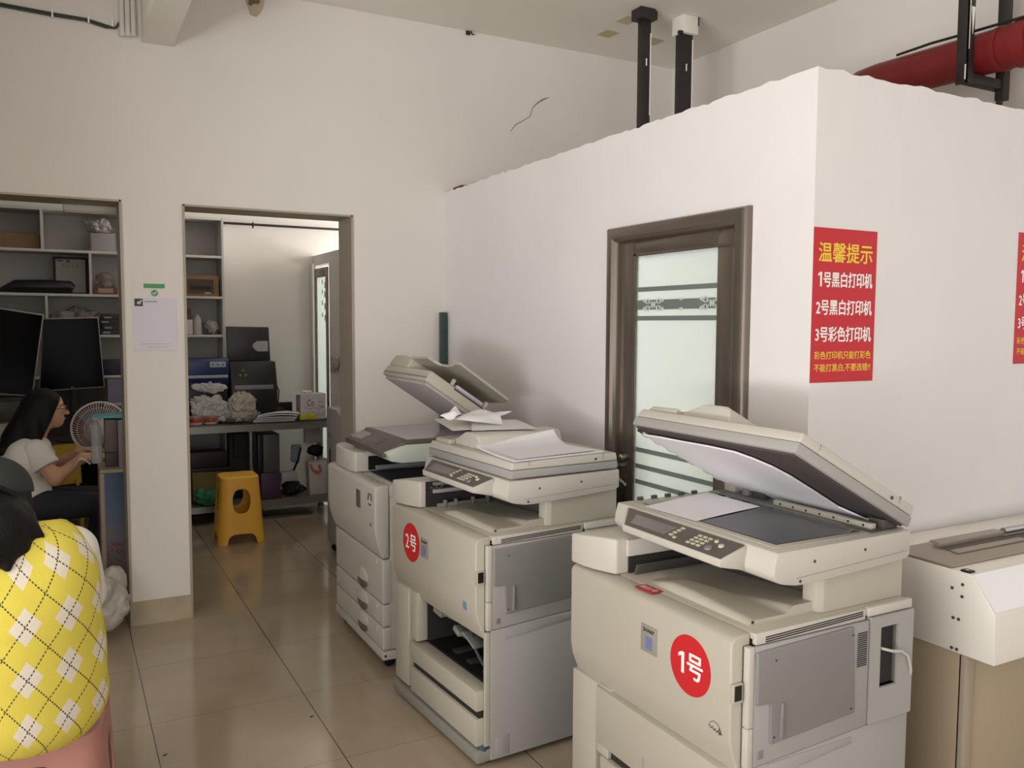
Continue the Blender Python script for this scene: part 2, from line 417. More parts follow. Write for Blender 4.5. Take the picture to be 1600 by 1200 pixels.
# ceiling beam and the trims of the openings
struct('beam', MB().box(.40, .547, -5.0, 4.70, 2.975, H_C), CEIL, smooth=0)
JAMB = mat('brushed_jamb_metal', '#a79c8b', .45, metal=.1, noise=.05, nscale=5)
struct('trim_1', MB().box(.577, 1.48, 4.692, 4.937, 2.176, 2.186).box(1.472, 1.484, 4.692, 4.937, 0, 2.186).box(.573, .585, 4.692, 4.937, 0, 2.186), JAMB, smooth=0)
struct('trim_2', MB().box(-1.15, .285, 4.692, 4.937, 2.176, 2.186).box(.277, .289, 4.692, 4.937, 0, 2.186), JAMB, smooth=0)
m = MB().box(.287, .575, 4.690, 4.70, 0, .126).box(1.486, 2.05, 4.690, 4.70, 0, .12)
struct('baseboard_back', m, mat('stained_skirting_tile', '#b3a58b', .35, noise=.14, nscale=7), smooth=0)

# cabin door
d = thing('door_1', None, None, (2.053, 2.134, 0)); d['kind'] = 'structure'
W = .817; HD = 1.973
def arch(prof):  # moulded frame: profile (offset inward, protrusion) swept round the door
    m = MB(); q = prof; n = len(q); rings = []
    for (yy, zz, sy) in ((0, 0, 1), (0, HD, 1), (W, HD, -1), (W, 0, -1)):
        top = zz > 0
        rings.append([m.bm.verts.new((-p, yy+sy*i, zz-(i if top else 0))) for i, p in q])
    for A, B in zip(rings, rings[1:]):
        for k in range(n-1): m.bm.faces.new((A[k], A[k+1], B[k+1], B[k]))
    return m
struct('door_frame', arch([(0, 0), (0, .018), (.006, .03), (.02, .036), (.045, .036), (.058, .028), (.062, .018), (.064, .012), (.066, -.03)]), BRONZE, parent=d, smooth=30)
m = MB()
for a in (.064, .652): m.box(-.005, .035, a, a+.1, .01, HD-.064)
m.box(-.005, .035, .1645, .6515, HD-.17+.047, HD-.064); m.box(-.005, .035, .1645, .6515, .01, .2)
leaf = struct('door_leaf', m, BRONZE, bevel=.004, parent=d)
struct('glazing_bead', MB().box(-.009, .0, .078, .086, .19, 1.858).box(-.009, .0, .635, .652, .19, 1.858).box(-.009, 0, .08, .652, 1.847, 1.858), BRONZE, parent=d, bevel=.002)
struct('door_glass', MB().box(.006, .012, .08, .66, .19, 1.856), FROST, parent=d, smooth=0)
m = MB()
for z in (1.7145, 1.6, 1.068, 1.001, .937): m.box(.0035, .0062, .084, .637, z-.009, z+.009)
m.box(.0035, .0062, .084, .637, 1.634, 1.672)
struct('clear_stripes', m, FROSTD, parent=d, smooth=0)
m = MB()   # etched ornaments over the band
for yc in (.535, .195):
    for sx in (-1, 1):
        for sz in (-1, 1):
            m.tube([(.002, yc+sx*(.018+.03*t)+0*sz, 1.653+sz*(.006+.018*math.sin(t*PI))) for t in [i/8 for i in range(9)]], .0028, 5)
            m.ell((.002, yc+sx*.058, 1.653+sz*.017), (.002, .009, .008), 6)
            m.tube([(.002, yc+sx*(.034+.009*math.cos(a)), 1.653+sz*(.013+.009*math.sin(a))) for a in [i*PI/5 for i in range(10)]], .0022, 5, closed=True)
        m.ell((.002, yc+sx*.007, 1.653), (.002, .0065, .014), 6)
for z in (1.672, 1.634): m.ell((.002, .365, z), (.002, .012, .006), 6)
struct('etched_ornament', m, FROST, parent=d)
m = MB().cyl((-.005, .685, 1.03), (-.03, .685, 1.03), .014, .01).ell((-.034, .685, 1.03), (.009, .014, .014), 8)
struct('door_knob', m, STEEL, parent=d)
m = MB().cyl((0, .74, .985), (-.045, .74, .985), .012).tube([(-.045, .742, .985), (-.05, .72, .975), (-.052, .69, .95), (-.05, .655, .935), (-.046, .635, .925)], [.01, .01, .009, .008, .006], 10)
struct('door_handle', m, STEEL, parent=d)

# ================================================================== photocopiers
def copier_body(t, with_drawer):
    # the dark core behind the covers
    bm = MB().box(.0, .565, .006, .729, .49, .822)
    bm.box(.48, .565, .006, .729, .06, .49).box(.0, .5, .006, .022, .06, .49).box(.0, .5, .535, .729, .06, .49).box(.0, .5, .02, .54, .255, .275).box(0, .5, .02, .54, .06, .075)
    bm.build('chassis', SEAM, t, smooth=0)
    # front door, tapering towards its lower edge
    cover = MB().prism([(-.065, .806), (-.065, .575), (-.058, .535), (-.028, .458), (-.004, .458), (-.004, .828), (-.05, .822), (-.061, .815)], 'y', .016, .735).build('front_door', BEIGE, t, bevel=.006, seg=3)
    MB().box(-.0045, .566, .0, .735, .812, .829).build('top_deck', BEIGE, t, bevel=.004)
    MB().box(-.03, -.0, .016, .019, .48, .80).build('door_seam', SEAM, t, smooth=0)
    # latch window at the near edge of the door
    lt = MB().box(-.066, -.034, .006, .018, .662, .712).build('latch', BEIGE, t, bevel=.002)
    MB().box(-.0615, -.040, .004, .01, .671, .708).build('latch_opening', BLACK, lt, smooth=0)
    # column and pillar strips beside the drawers
    MB().box(-.055, .0, .602, .735, .075, .487).build('left_column', BEIGE, t, bevel=.005)
    MB().box(-.048, .0, .534, .598, .285, .487).build('column_strip', BEIGE, t, bevel=.003)
    # base with its projecting foot rail
    MB().box(-.062, .56, .010, .752, .012, .06).build('base', STONE, t, bevel=.008)
    for y in (.05, .69):
        for x in (.0, .5): MB().cyl((x, y, 0), (x, y, .02), .022).build('foot', BLACK, t)
    # side covers (they face the camera); their grey also holds this flank's shade
    MB().prism([(-.012, .022), (.565, .022), (.565, .5145), (.394, .5125), (-.012, .4955)], 'y', -.004, .008).build('lower_side_cover', GREY, t, bevel=.003)
    MB().prism([(.04, .455), (.34, .478), (.34, .495), (.04, .495)], 'y', -.0065, -.003).build('side_step', GREY, t, bevel=.001)
    MB().box(-.036, -.012, .0, .012, .075, .49).build('front_corner_strip', BEIGE, t, bevel=.003)
    MB().box(-.004, .385, -.002, .012, .801, .83).build('upper_rail', BEIGE2, t, bevel=.003)
    v = MB()
    for k in range(3): v.prism([(.027, .8045+k*.0055), (.373, .8125+k*.0055), (.373, .8151+k*.0055), (.027, .8071+k*.0055)], 'y', -.0035, .0)
    v.build('vent_slot', SEAM, t, smooth=0)
    MB().prism([(-.030, .60), (-.0115, .60), (-.0115, .80), (-.030, .80)], 'y', -.007, .012).build('corner_cover', BEIGE2, t, bevel=.002)
    MB().box(-.030, -.0115, -.007, .012, .497, .598).build('lower_corner_cover', BEIGE2, t, bevel=.002)
    sd = MB().prism([(-.010, .788), (.328, .797), (.340, .564), (.040, .548), (.037, .652), (-.008, .656)], 'y', -.016, .0).build('side_door', GREY2, t, bevel=.005, seg=3)
    MB().prism([(.066, .56), (.076, .562), (.074, .642), (.07, .652)], 'y', -.024, -.014).build('grip', GREY2, sd, bevel=.002)
    sc_ = MB()
    for (x, z) in ((.05, .566), (.322, .58), (.05, .76), (.322, .775)): sc_.cyl((x, -.0165, z), (x, -.015, z), .003, n=8)
    build_each(sc_, 'screw', SEAM, sd)
    MB().prism([(-.010, .7995), (.392, .8), (.394, .516), (-.010, .499)], 'y', -.008, .004).build('middle_side_cover', GREY, t, bevel=.002)
    MB().prism([(.004, .516), (.021, .517), (.021, .538), (.004, .537)], 'y', -.0095, -.007).build('release_tab', GREY2, t, bevel=.001)
    g = MB()
    for k in range(17): g.box(.349, .385, -.0095, -.006, .682+k*.0055, .6845+k*.0055)
    g.build('vent_grille', SEAM, t, smooth=0)
    rc = MB()   # rear side cover with a cable recess
    x0, x1, z0, z1 = .397, .566, .518, .806; a, b, c_, d_ = .435, .505, .61, .775
    rc.box(x0, a, -.012, .006, z0, z1).box(b, x1, -.012, .006, z0, z1).box(a, b, -.012, .006, z0, c_).box(a, b, -.012, .006, d_, z1)
    rc.build('rear_side_cover', GREY, t, smooth=0)
    MB().box(a-.004, b+.004, .05, .055, c_-.004, d_+.004).box(a-.005, a, -.005, .055, c_, d_).box(b, b+.005, -.005, .055, c_, d_).box(a, b, -.005, .055, c_-.005, c_).box(a, b, -.005, .055, d_, d_+.005).build('recess', GREY2, t, smooth=0)
    MB().tube([(.44, .045, .72), (.445, -.01, .715), (.47, -.022, .708), (.51, -.02, .70), (.54, -.018, .68), (.556, -.016, .64), (.575, .0, .6)], .004, 8).build('cable', BEIGE2, t)
    MB().box(.392, .566, -.006, .01, .808, .832).build('rear_rail', BEIGE2, t, bevel=.003)
    MB().box(.006, .062, -.0055, -.003, .03, .105).build('corner_panel', GREY, t, bevel=.001)
    # far block, rear block and output tray
    fb = [(-.022, .553), (-.036, .585), (-.052, .63), (-.062, .68), (-.064, .738), (.55, .738), (.55, .553)]
    m = MB(); n = len(fb)
    m.add([(x, y, .829) for x, y in fb]+[(x, y, .936-.016*max(0, (y-.6)/.14)) for x, y in fb], [tuple(range(n)), tuple(range(2*n-1, n-1, -1))]+[(i, i+n, (i+1) % n+n, (i+1) % n) for i in range(n)])
    m.build('left_block', BEIGE2, t, bevel=.007, seg=3)
    rb = [(.262, .03), (.245, .04), (.240, .06), (.240, .082), (.30, .09), (.30, .55), (.568, .55), (.568, .03)]
    MB().prism(rb, 'z', .829, .94).build('rear_block', BEIGE, t, bevel=.003)
    MB().box(.296, .30, .09, .55, .83, .935).build('recess_wall', DGREY, t, smooth=0)
    def tray(i, j):
        y = .50-.45*i; x = .022+.29*j
        f = min(1, i/.35); s = f*f*(3-2*f)
        ramp = .826+.026*s-.012*max(0, (i-.5)/.5)
        back = .832+.025*max(0, (i-.2)/.8)
        edge = .13+.02*i-.06*(1-i)
        q = min(1, max(0, (x-edge)/.025)); q = q*q*(3-2*q)
        z = ramp*(1-q)+back*q
        lip = max(0, 1-(x-.022)/.016); z -= .012*lip*lip
        return (x, y, z)
    m = MB(); N, K = 36, 30; g = [[m.bm.verts.new(tray(i/N, j/K)) for j in range(K+1)] for i in range(N+1)]
    for i in range(N):
        for j in range(K): m.bm.faces.new((g[i][j], g[i+1][j], g[i+1][j+1], g[i][j+1]))
    bd = [g[i][0] for i in range(N+1)]+[g[N][j] for j in range(1, K+1)]+[g[i][K] for i in range(N-1, -1, -1)]+[g[0][j] for j in range(K-1, 0, -1)]
    lo = [m.bm.verts.new((v.co.x, v.co.y, .8285)) for v in bd]
    for k in range(len(bd)): m.bm.faces.new((bd[k], lo[k], lo[(k+1) % len(bd)], bd[(k+1) % len(bd)]))
    tr = m.build('output_tray', BEIGE, t, smooth=45)
    s2 = MB()
    for x in (.034, .262): s2.cyl((x, .0485, .836), (x, .051, .836), .004, n=10)
    build_each(s2, 'screw', SEAM, tr)
    # paper exit in the flank of the far block
    if with_drawer:
        MB().box(.01, .30, .537, .552, .884, .934).build('inner_cover', BEIGE2, t, bevel=.003)
        m = MB().box(.02, .30, .546, .552, .832, .884); m.build('exit_slot', SEAM, t, smooth=0)
        b_ = MB()
        for k in range(60): b_.obox((.03+k*.0045, .525, .845), (.0016, .004, .034), (0.3, 0, 0))
        b_.build('brush', STEELM, t, smooth=0)
    else:
        MB().box(.0, .30, .548, .552, .832, .934).build('exit_slot', SEAM, t, smooth=0)
        MB().box(.03, .28, .536, .55, .918, .932).build('exposed_rail', GREY2, t, bevel=.002)
        MB().box(.03, .29, .54, .55, .886, .902).build('guide_plate', GREY, t, bevel=.002)
        MB().box(.04, .29, .522, .532, .826, .846).build('exit_lip', GREY2, t, bevel=.003)
        p = MB()
        for x in (.07, .12, .2, .27): p.box(x, x+.012, .518, .534, .83, .858)
        build_each(p, 'paper_guide', GREY2, t, bevel=.002)
        b_ = MB()
        for k in range(5): b_.cyl((.02+k*.012, .544, .912-.006*(k % 2)), (.02+k*.012, .536, .912-.006*(k % 2)), .005, n=8)
        build_each(b_, 'gear', STEELM, t)
    # scanner unit
    prof = [(.062, 1.019), (.053, .985), (.050, .962), (.058, .949), (.072, .941), (.089, .936), (.128, .929), (.167, .927), (.214, .929), (.34, .934), (.54, .945), (.556, .953), (.556, 1.021)]
    MB().prism(prof, 'y', .0, .668).build('scanner', BEIGE2, t, bevel=.004, seg=2)
    MB().prism([(.128, .9475), (.54, .966), (.54, .9672), (.128, .9487)], 'y', -.0006, .002).build('scanner_seam', GREY2, t, smooth=0)
    s3 = MB()
    for (x, z) in ((.19, .983), (.376, .99), (.141, .939)): s3.cyl((x, -.001, z), (x, .003, z), .0042, n=10)
    build_each(s3, 'screw', DGREY, t)
    MB().box(.086, .445, .03, .648, 1.0195, 1.0225).build('platen_frame', BEIGE, t, bevel=.001)
    MB().box(.110, .418, .052, .545, 1.0222, 1.0242).build('scanner_glass', GLASSK, t, smooth=0)
    MB().box(.110, .418, .57, .60, 1.0222, 1.0242).build('feeder_glass', GLASSK, t, smooth=0)
    MB().box(.424, .553, .02, .655, 1.0205, 1.0245).build('rear_strip', STEELM, t, bevel=.001)
    # control panel
    cp = MB().hull([(-.033, .098, .990), (.058, .101, 1.015), (.058, .612, 1.015), (-.033, .512, .992), (-.031, .1, .970), (.058, .1, .95), (.058, .62, .95), (-.031, .512, .972)]).build('control_panel', BEIGE2, t, bevel=.004)
    def on(x, y, h=0):   # point on the sloping panel
        f = (x+.033)/.091
        return (x-.25*h, y, .990+.0255*f+.0015+h)
    def slab(pts, h): return MB().hull([on(x, y, -.002) for x, y in pts]+[on(x, y, h) for x, y in pts])
    slab([(-.029, .102), (.054, .106), (.054, .597), (-.029, .505)], .0006).build('panel_face', PANEL, cp, smooth=0)
    slab([(-.012, .345), (.034, .345), (.034, .53), (-.012, .50)], .0012).build('screen', LCD, cp, smooth=0)
    kx = (-.010, .004, .018, .032); 
    for ix in kx:
        for iy in (.206, .226, .246): slab([(ix-.0036, iy-.0062), (ix+.0036, iy-.0062), (ix+.0036, iy+.0062), (ix-.0036, iy+.0062)], .003).build('key', KEYC, cp, smooth=0)
    for k in range(4): slab([(-.007+k*.014, .318), (.0005+k*.014, .318), (.0005+k*.014, .331), (-.007+k*.014, .331)], .003).build('key', KEYC, cp, smooth=0)
    slab([(-.014, .297), (-.007, .297), (-.007, .306), (-.014, .306)], .004).build('key', KEYC, cp, smooth=0)
    for (x, y, r, mm) in ((-.006, .172, .012, LCD), (.018, .15, .008, KEYC), (.03, .18, .006, KEYC)):
        c0 = Vector(on(x, y, 0)); MB().cyl(c0, c0+Vector((-.001, 0, .005)), r, r*.9).build('round_key', mm, cp)
    # small clips along the far edge of the platen
    c = MB()
    for k in range(5): c.box(.13+k*.055, .15+k*.055, .65, .66, 1.02, 1.032)
    build_each(c, 'platen_clip', DGREY, t, bevel=.002)

def lower_drawers(t, full):
    def drawer(z0, z1, y1):
        dr = MB().box(-.063, .0, .014, y1, z0, z1).build('drawer', BEIGE, t, bevel=.004)
        return dr
    drawer(.076, .176, .568); drawer(.204, .278, .568)
    MB().box(-.05, -.002, .02, .56, .176, .205).build('drawer_recess', SEAM, t, smooth=0)
    if full:
        MB().box(-.063, .0, .014, .592, .310, .483).build('drawer', BEIGE, t, bevel=.004)
        MB().box(-.048, -.002, .02, .56, .28, .312).build('drawer_recess', SEAM, t, smooth=0)
        MB().box(-.0635, -.06, .355, .357, .310, .37).build('drawer_seam', GREY2, t, smooth=0)
        MB().box(-.060, .0, .53, .592, .28, .31).build('drawer_edge', BEIGE, t, bevel=.003)

def lid(t, hinge, ang, L, Wd, y0, style):
    """document lid with feeder, pivoting at its rear edge; local x runs from -L at the front to 0"""
    b = MB().box(-L, 0, 0, Wd, 0, .029).build('document_lid', GREY2 if style == 'plain' else GREY, t, bevel=.004, loc=(hinge[0], y0, hinge[1]), rot=(0, ang, 0))
    def up(x, y): return x, y
    MB().add([(-L, 0, .030), (0, 0, .030), (0, Wd, .030), (-L, Wd, .030), (-L+.006, .004, .058), (-.004, .004, .060), (-.004, Wd-.006, .062), (-L+.010, Wd-.006, .060)],
             [(0, 3, 2, 1), (4, 5, 6, 7), (0, 1, 5, 4), (1, 2, 6, 5), (2, 3, 7, 6), (3, 0, 4, 7)]).build('lid_top', BEIGE2, b, bevel=.006, seg=3)
    pr = [(.295, .056), (.318, .080), (.335, .112), (.352, .118), (.430, .118), (.448, .114), (.505, .088), (.53, .083), (.615, .080), (.640, .074), (.652, .056)]
    MB().prism([(y, z) for y, z in pr], 'x', -L+.05, -.035).build('feeder_cover', BEIGE2, b, bevel=.008, seg=3)
    MB().prism([(.515, .08), (.63, .077), (.64, .07), (.645, .058), (.515, .058)], 'x', -L+.02, -L+.05).build('feeder_front_cap', BEIGE, b, bevel=.006, seg=3)
    MB().box(-.07, -.069, .001, .29, .03, .0605).build('lid_seam', GREY2, b, smooth=0)
    MB().box(-L+.075, -L+.0762, .0012, .004, .031, .056).build('lid_joint', GREY2, b, smooth=0)
    MB().cyl((-.105, -.001, .043), (-.105, .003, .043), .005, n=10).build('lid_screw', DGREY, b)
    return b

def roundel(t, y, z, r, digit, dw):
    st = MB().cyl((-.0652, y, z), (-.0662, y, z), r, n=56).build('round_sticker', REDB, t)
    text_on('lettering', [(digit, (-.58 if digit == '1' else -.66)*r, -.36*r, dw*r, .72*r, .022), ('号', -.12*r, -.40*r, .74*r, .82*r, .03)], WHT, st, facing_minus_x(-.0663, y, z))
    return st
def maker_badge(t, y, z, wd=.07, ht=.076):
    bd = MB().box(-.0675, -.0645, y-wd/2, y+wd/2, z-ht/2, z+ht/2).build('maker_badge', mat('badge_grey', '#9a958c', .35), t, bevel=.001)
    MB().box(-.0682, -.067, y-.015, y+.013, z-.028, z+.008).build('blue_square', mat('badge_blue', '#747ca6', .4), bd, smooth=0)
    text_on('lettering', [('SHARP', -.024, .019, .048, .0105, .03)], BLACK, bd, facing_minus_x(-.0677, y, z))

# --- copier 1: lid open, red tag on its deck
G_COP = 'office photocopiers standing in a row'
c1 = thing('photocopier', 'photocopier nearest the camera with its lid propped open over a dark glass', 'photocopier', (1.4636, 1.4732, 0), .0036, G_COP)
copier_body(c1, True); lower_drawers(c1, True)
LID1 = math.radians(28.1)
l1 = lid(c1, (.547, 1.030), LID1, .495, .664, 0.0, 'open')
# dark foam below the lid, the sagging white mat and the row of clips
MB().box(-.485, -.012, .012, .652, -.006, .001).build('foam_backing', mat('dark_foam', '#4a4444', .8), l1, bevel=.002)
outl = [(-.455, .64), (-.462, .55), (-.46, .46), (-.462, .34), (-.452, .24), (-.42, .198), (-.377, .167), (-.315, .152), (-.22, .152), (-.10, .155), (-.015, .10), (-.012, .06), (-.012, .62), (-.12, .63), (-.3, .64)]
m = MB()
top = [m.bm.verts.new((x, y, -.009-.004*math.sin(3*y))) for x, y in outl]; bot = [m.bm.verts.new((x, y, -.014-.004*math.sin(3*y))) for x, y in outl]
m.bm.faces.new(top); m.bm.faces.new(bot[::-1])
for i in range(len(outl)): m.bm.faces.new((top[i], bot[i], bot[(i+1) % len(outl)], top[(i+1) % len(outl)]))
m.build('white_mat', WHITEP, l1, smooth=0)
m = MB()
for k, f in enumerate((.04, .15, .27, .36, .47, .62, .72)): m.box(-.47+f*.5, -.445+f*.5, .645, .662, -.016, .002)
build_each(m, 'mat_clip', BEIGE2, l1, bevel=.002)
MB().box(-.47, -.02, .655, .660, -.012, .001).build('clip_rail', DGREY, l1, smooth=0)
hb = MB().box(.452, .474, .045, .40, 1.0245, 1.040).build('hinge_bar', BEIGE, c1, bevel=.003)
m = MB()
for k in range(7): m.cyl((.4515, .07+k*.05, 1.032), (.453, .07+k*.05, 1.032), .0035, n=8)
build_each(m, 'screw', BLACK, hb)
for y in (.03, .47, .60):
    MB().box(.485, .54, y, y+.05, 1.024, 1.05).cyl((.525, y-.006, 1.045), (.525, y+.056, 1.045), .011).build('hinge', DGREY if y < .5 else BEIGE, c1, bevel=.002)
MB().box(.475, .50, .53, .556, 1.024, 1.09).build('lid_stay', GREY2, c1, bevel=.003)
roundel(c1, .164, .703, .078, '1', .30)
maker_badge(c1, .334, .714)
m = MB(); m.tube([(-.0655, .068+.02*math.cos(a), .578+.018*math.sin(a)) for a in [PI*.15+i*PI*.9/10 for i in range(11)]], .0008, 5)
m.tube([(-.0655, .09-.045*i/14, .579-.006*i/14+.004*math.sin(i*1.9)) for i in range(15)], .0012, 5)
m.tube([(-.0655, .05+.009*math.cos(a), .577+.009*math.sin(a)) for a in [i*4*PI/5 for i in range(6)]], .0009, 5)
m.build('star_mark', DGREY, c1)
ta = MB().obox((-.018, .40, .8298), (.042, .078, .0012), (0, 0, .05)).build('red_tag', REDB, c1, smooth=0)
text_on('lettering', [('黑白1号', -.032, -.011, .064, .022, .02)], WHT, ta, Matrix.Translation((-.018, .40, .8306)) @ Matrix.Rotation(-PI/2+.05, 4, 'Z'))
# blank sheet lying on the glass
def glass_sheet(i, j):
    a_, b_, c_, d_ = Vector((.085, .556, 0)), Vector((.40, .636, 0)), Vector((.393, .394, 0)), Vector((.095, .336, 0))
    p = (a_*(1-i)+b_*i)*(1-j)+(d_*(1-i)+c_*i)*j; p.z = 1.0256+.0012*math.sin(3*i); return p
m = MB().sheet(glass_sheet, 8, 6, .0006)
ps = m.build('paper_sheet', WHITEP, None, smooth=0)
tag(ps, 'blank white sheet lying on the scanner glass of the open photocopier', 'paper')
ps.location = c1.location; ps.rotation_euler = (0, 0, .0036)

# --- copier 2: lid shut, its upper drawer missing
c2 = thing('photocopier', 'middle photocopier with paper on its closed lid and an empty drawer bay', 'photocopier', (1.3201, 2.593, 0), .0599, G_COP)
copier_body(c2, False); lower_drawers(c2, False)
l2 = lid(c2, (.547, 1.0265), 0.0, .477, .664, 0.0, 'shut')
roundel(c2, .548, .695, .078, '2', .40)
maker_badge(c2, .424, .700)
MB().box(-.0662, -.0645, .085, .108, .553, .582).build('blue_sticker', mat('sticker_blue', '#6d8fae', .5), c2, smooth=0)
# the bay: drawer box of the middle drawer and the paper feed mechanism
MB().box(.0, .46, .03, .53, .2755, .283).build('bay_floor', BLACK, c2, smooth=0)
m = MB()
for k in range(3): m.box(.03, .42, .1+.12*k, .135+.12*k, .283, .296)
build_each(m, 'lift_plate', mat('dark_plate', '#33302f', .4), c2, bevel=.002)
m = MB()
for k in range(9): m.cyl((.0+random.uniform(0, .12), .51-.02*k, .455-random.uniform(0, .03)), (.05+random.uniform(0, .1), .51-.02*k, .46-random.uniform(0, .04)), random.uniform(.005, .012), n=10)
build_each(m, 'feed_roller', STEELM, c2)
m = MB().obox((.05, .36, .425), (.09, .12, .006), (0, .15, .1)).obox((.02, .28, .40), (.05, .05, .02), (.3, .2, 0)).obox((.03, .19, .395), (.07, .085, .008), (.5, .1, .2)).obox((.02, .45, .43), (.04, .06, .03), (.2, 0, .1))
build_each(m, 'feed_guide', mat('feed_guide_grey', '#8b9088', .4), c2, bevel=.002)
MB().box(.0, .1, .05, .5, .458, .478).build('bay_ceiling', DGREY, c2, smooth=0)
MB().tube([(.02, .2, .41), (.03, .18, .35), (.05, .16, .30)], .006, 8).tube([(.1, .4, .33), (.12, .25, .34), (.1, .1, .32)], .015, 8).build('feed_rod', mat('rod_grey', '#5a5a5a', .4), c2)
MB().cyl((-.03, .03, .04), (-.03, .03, .08), .02).build('bolt', mat('blue_grey', '#4b5a68', .4), c2)

# papers on copier 2
m = MB()
def big(i, j, h=0):
    a, b_, c_, d_ = Vector((.112, .33, .012)), Vector((.47, .325, .052)), Vector((.50, .028, .004)), Vector((.078, -.004, .001))
    p = (a*(1-i)+b_*i)*(1-j)+(d_*(1-i)+c_*i)*j
    f = max(0, 1-j*3.2); p.z = 1.0918+h+(p.z)*(f*f)+.002*math.sin(6*j+i)*(1-j)
    return p
def paper_thing(fn, label, cat='paper', group=None, nu=10, nv=10, th=.0006, material=WHITEP, loc=None, rz=0):
    o = MB().sheet(fn, nu, nv, th).build('paper_sheet', material, None, smooth=60)
    tag(o, label, cat, group)
    if loc is not None: o.location = loc; o.rotation_euler = (0, 0, rz)
    return o
paper_thing(lambda i, j: big(i, j), 'wide stack of white sheets on the closed lid of the middle photocopier', 'paper', None, 10, 14, .004, WHITEP, c2.location, .0599)
paper_thing(lambda i, j: big(.06+.88*i, .10+.86*j, .003+.002*i), 'top sheet with faint grey print on the wide paper stack', 'paper', None, 10, 14, .0006, mat('printed_paper', '#efedf3', .7, noise=.012, nscale=90), c2.location, .0599)

# --- copier 3: smooth door with three scoop handles, lid tilted back
c3 = thing('photocopier', 'farthest photocopier beside the doorway with three scooped drawer handles and tilted lid', 'photocopier', (1.2432, 3.5584, 0), -.003, G_COP)
def copier_three(t):
    MB().box(.035, .60, -.01, .725, .10, .815).build('chassis', BEIGE, t, bevel=.006)
    MB().box(.0, .60, -.013, .735, .05, .092).build('base', BEIGE2, t, bevel=.006)
    MB().cyl((.012, -.0145, .072), (.012, -.011, .072), .006, n=10).build('base_screw', SEAM, t)
    for x in (.05, .54):
        for y in (.05, .68): MB().cyl((x, y-.012, .025), (x, y+.012, .025), .025).box(x-.01, x+.01, y-.016, y+.016, .03, .055).build('caster', BLACK, t)
    MB().prism([(-.036, .842), (-.036, .655), (-.026, .60), (.0, .520), (.033, .520), (.033, .852), (-.02, .852)], 'y', -.016, .735).build('front_door', BEIGE2, t, bevel=.008, seg=3)
    MB().box(.034, .60, -.014, .735, .80, .851).build('top_deck', BEIGE2, t, bevel=.005)
    MB().prism([(.04, .10), (.60, .10), (.60, .79), (.04, .79)], 'y', -.0145, -.008).build('side_cover', BEIGE2, t, bevel=.003)
    for z0, z1 in ((.312, .514), (.206, .306), (.099, .2)):
        dr = MB().box(.0, .05, -.015, .72, z0, z1).build('drawer', BEIGE2, t, bevel=.007, seg=3)
        zc = z0+.05
        MB().ell((.002, .275, zc+.012), (.016, .085, .040), 12).build('scoop_handle', BEIGE2, dr)
        MB().ell((-.0045, .268, zc-.018), (.0095, .068, .026), 12).build('handle_shade_oval', mat('handle_shade_brown', '#6f5f56', .6), dr)  # brown oval stands in for the shade inside the scoop
        MB().box(-.0015, .002, .058, .063, z1-.03, z1-.012).build('drawer_mark', WHT, dr, smooth=0)
    fb = [(-.004, .36), (-.016, .40), (-.02, .5), (-.012, .66), (.01, .72), (.04, .738), (.58, .738), (.58, .36)]
    MB().prism(fb, 'z', .853, .952).build('left_block', BEIGE2, t, bevel=.008, seg=3)
    MB().prism([(.06, .355), (.58, .355), (.58, .361), (.06, .361)], 'z', .862, .93).build('exit_slot', BLACK, t, smooth=0)
    MB().sheet(lambda i, j: (.07+.38*j, .01+.345*i, .853+.022*(1-i)*j+.004), 8, 8, .01).build('output_tray', mat('blue_black_tray', '#2f3038', .4), t)
    MB().cyl((.09, .33, .875), (.40, .33, .88), .012).build('tray_bar', mat('bar_grey', '#8a8d90', .3), t)
    MB().box(.45, .60, .0, .36, .851, .97).build('rear_block', BEIGE, t, bevel=.005)
    MB().prism([(.028, .995), (.05, .955), (.10, .945), (.40, .945), (.60, .955), (.60, 1.028), (.11, 1.028)], 'y', .0, .56).build('scanner', mat('pale_green_white', '#c4cbc2', .4), t, bevel=.004)
    MB().box(.11, .60, .0, .56, 1.028, 1.046).build('platen_rim', PANEL, t, bevel=.003)
    MB().box(.135, .50, .03, .53, 1.0455, 1.0475).build('scanner_glass', mat('glass_mauve_reflection_tint', '#a59aa4', .08), t, smooth=0)  # mauve reflection is put into the glass colour
    cp = MB().hull([(.02, .04, .990), (.112, -.004, 1.047), (.112, .535, 1.047), (.015, .60, .996), (.022, .04, .968), (.112, .0, .99), (.112, .53, .99), (.02, .59, .968)]).build('control_panel', PANEL, t, bevel=.006)
    def q(a, b):  # a: front-back, b: near-far
        p = (Vector((.02, .04, .990))*(1-b)+Vector((.015, .60, .996))*b)*(1-a)+(Vector((.112, -.004, 1.047))*(1-b)+Vector((.112, .535, 1.047))*b)*a
        return p
    up_ = Vector((-.002, 0, .0035))
    MB().hull([q(a, b)+up_*s_ for a, b in ((.2, .96), (.75, .97), (.8, .7), (.25, .68)) for s_ in (-.4, .55)]).build('screen', LCD, cp, smooth=0)
    for k in range(4): MB().hull([q(a, b)+up_*s_ for a in (.3+.13*k, .36+.13*k) for b in (.28, .36) for s_ in (-.3, .7)]).build('key', DGREY, cp, smooth=0)
    bd = MB().box(-.0385, -.0355, .185, .245, .716, .80).build('maker_badge', mat('badge_brown', '#6c605c', .35), t, bevel=.002)
    m = MB()   # recycling triangle
    cz, cyy = .785, .045
    for k in range(3):
        a0 = PI/2+k*2*PI/3
        P = [(-.0372, cyy+.024*math.cos(a0+f), cz+.028*math.sin(a0+f)) for f in (.35, 1.05, 1.7)]
        m.tube(P, [.003, .003, .003], 6)
    m.build('recycling_mark', SEAM, t)
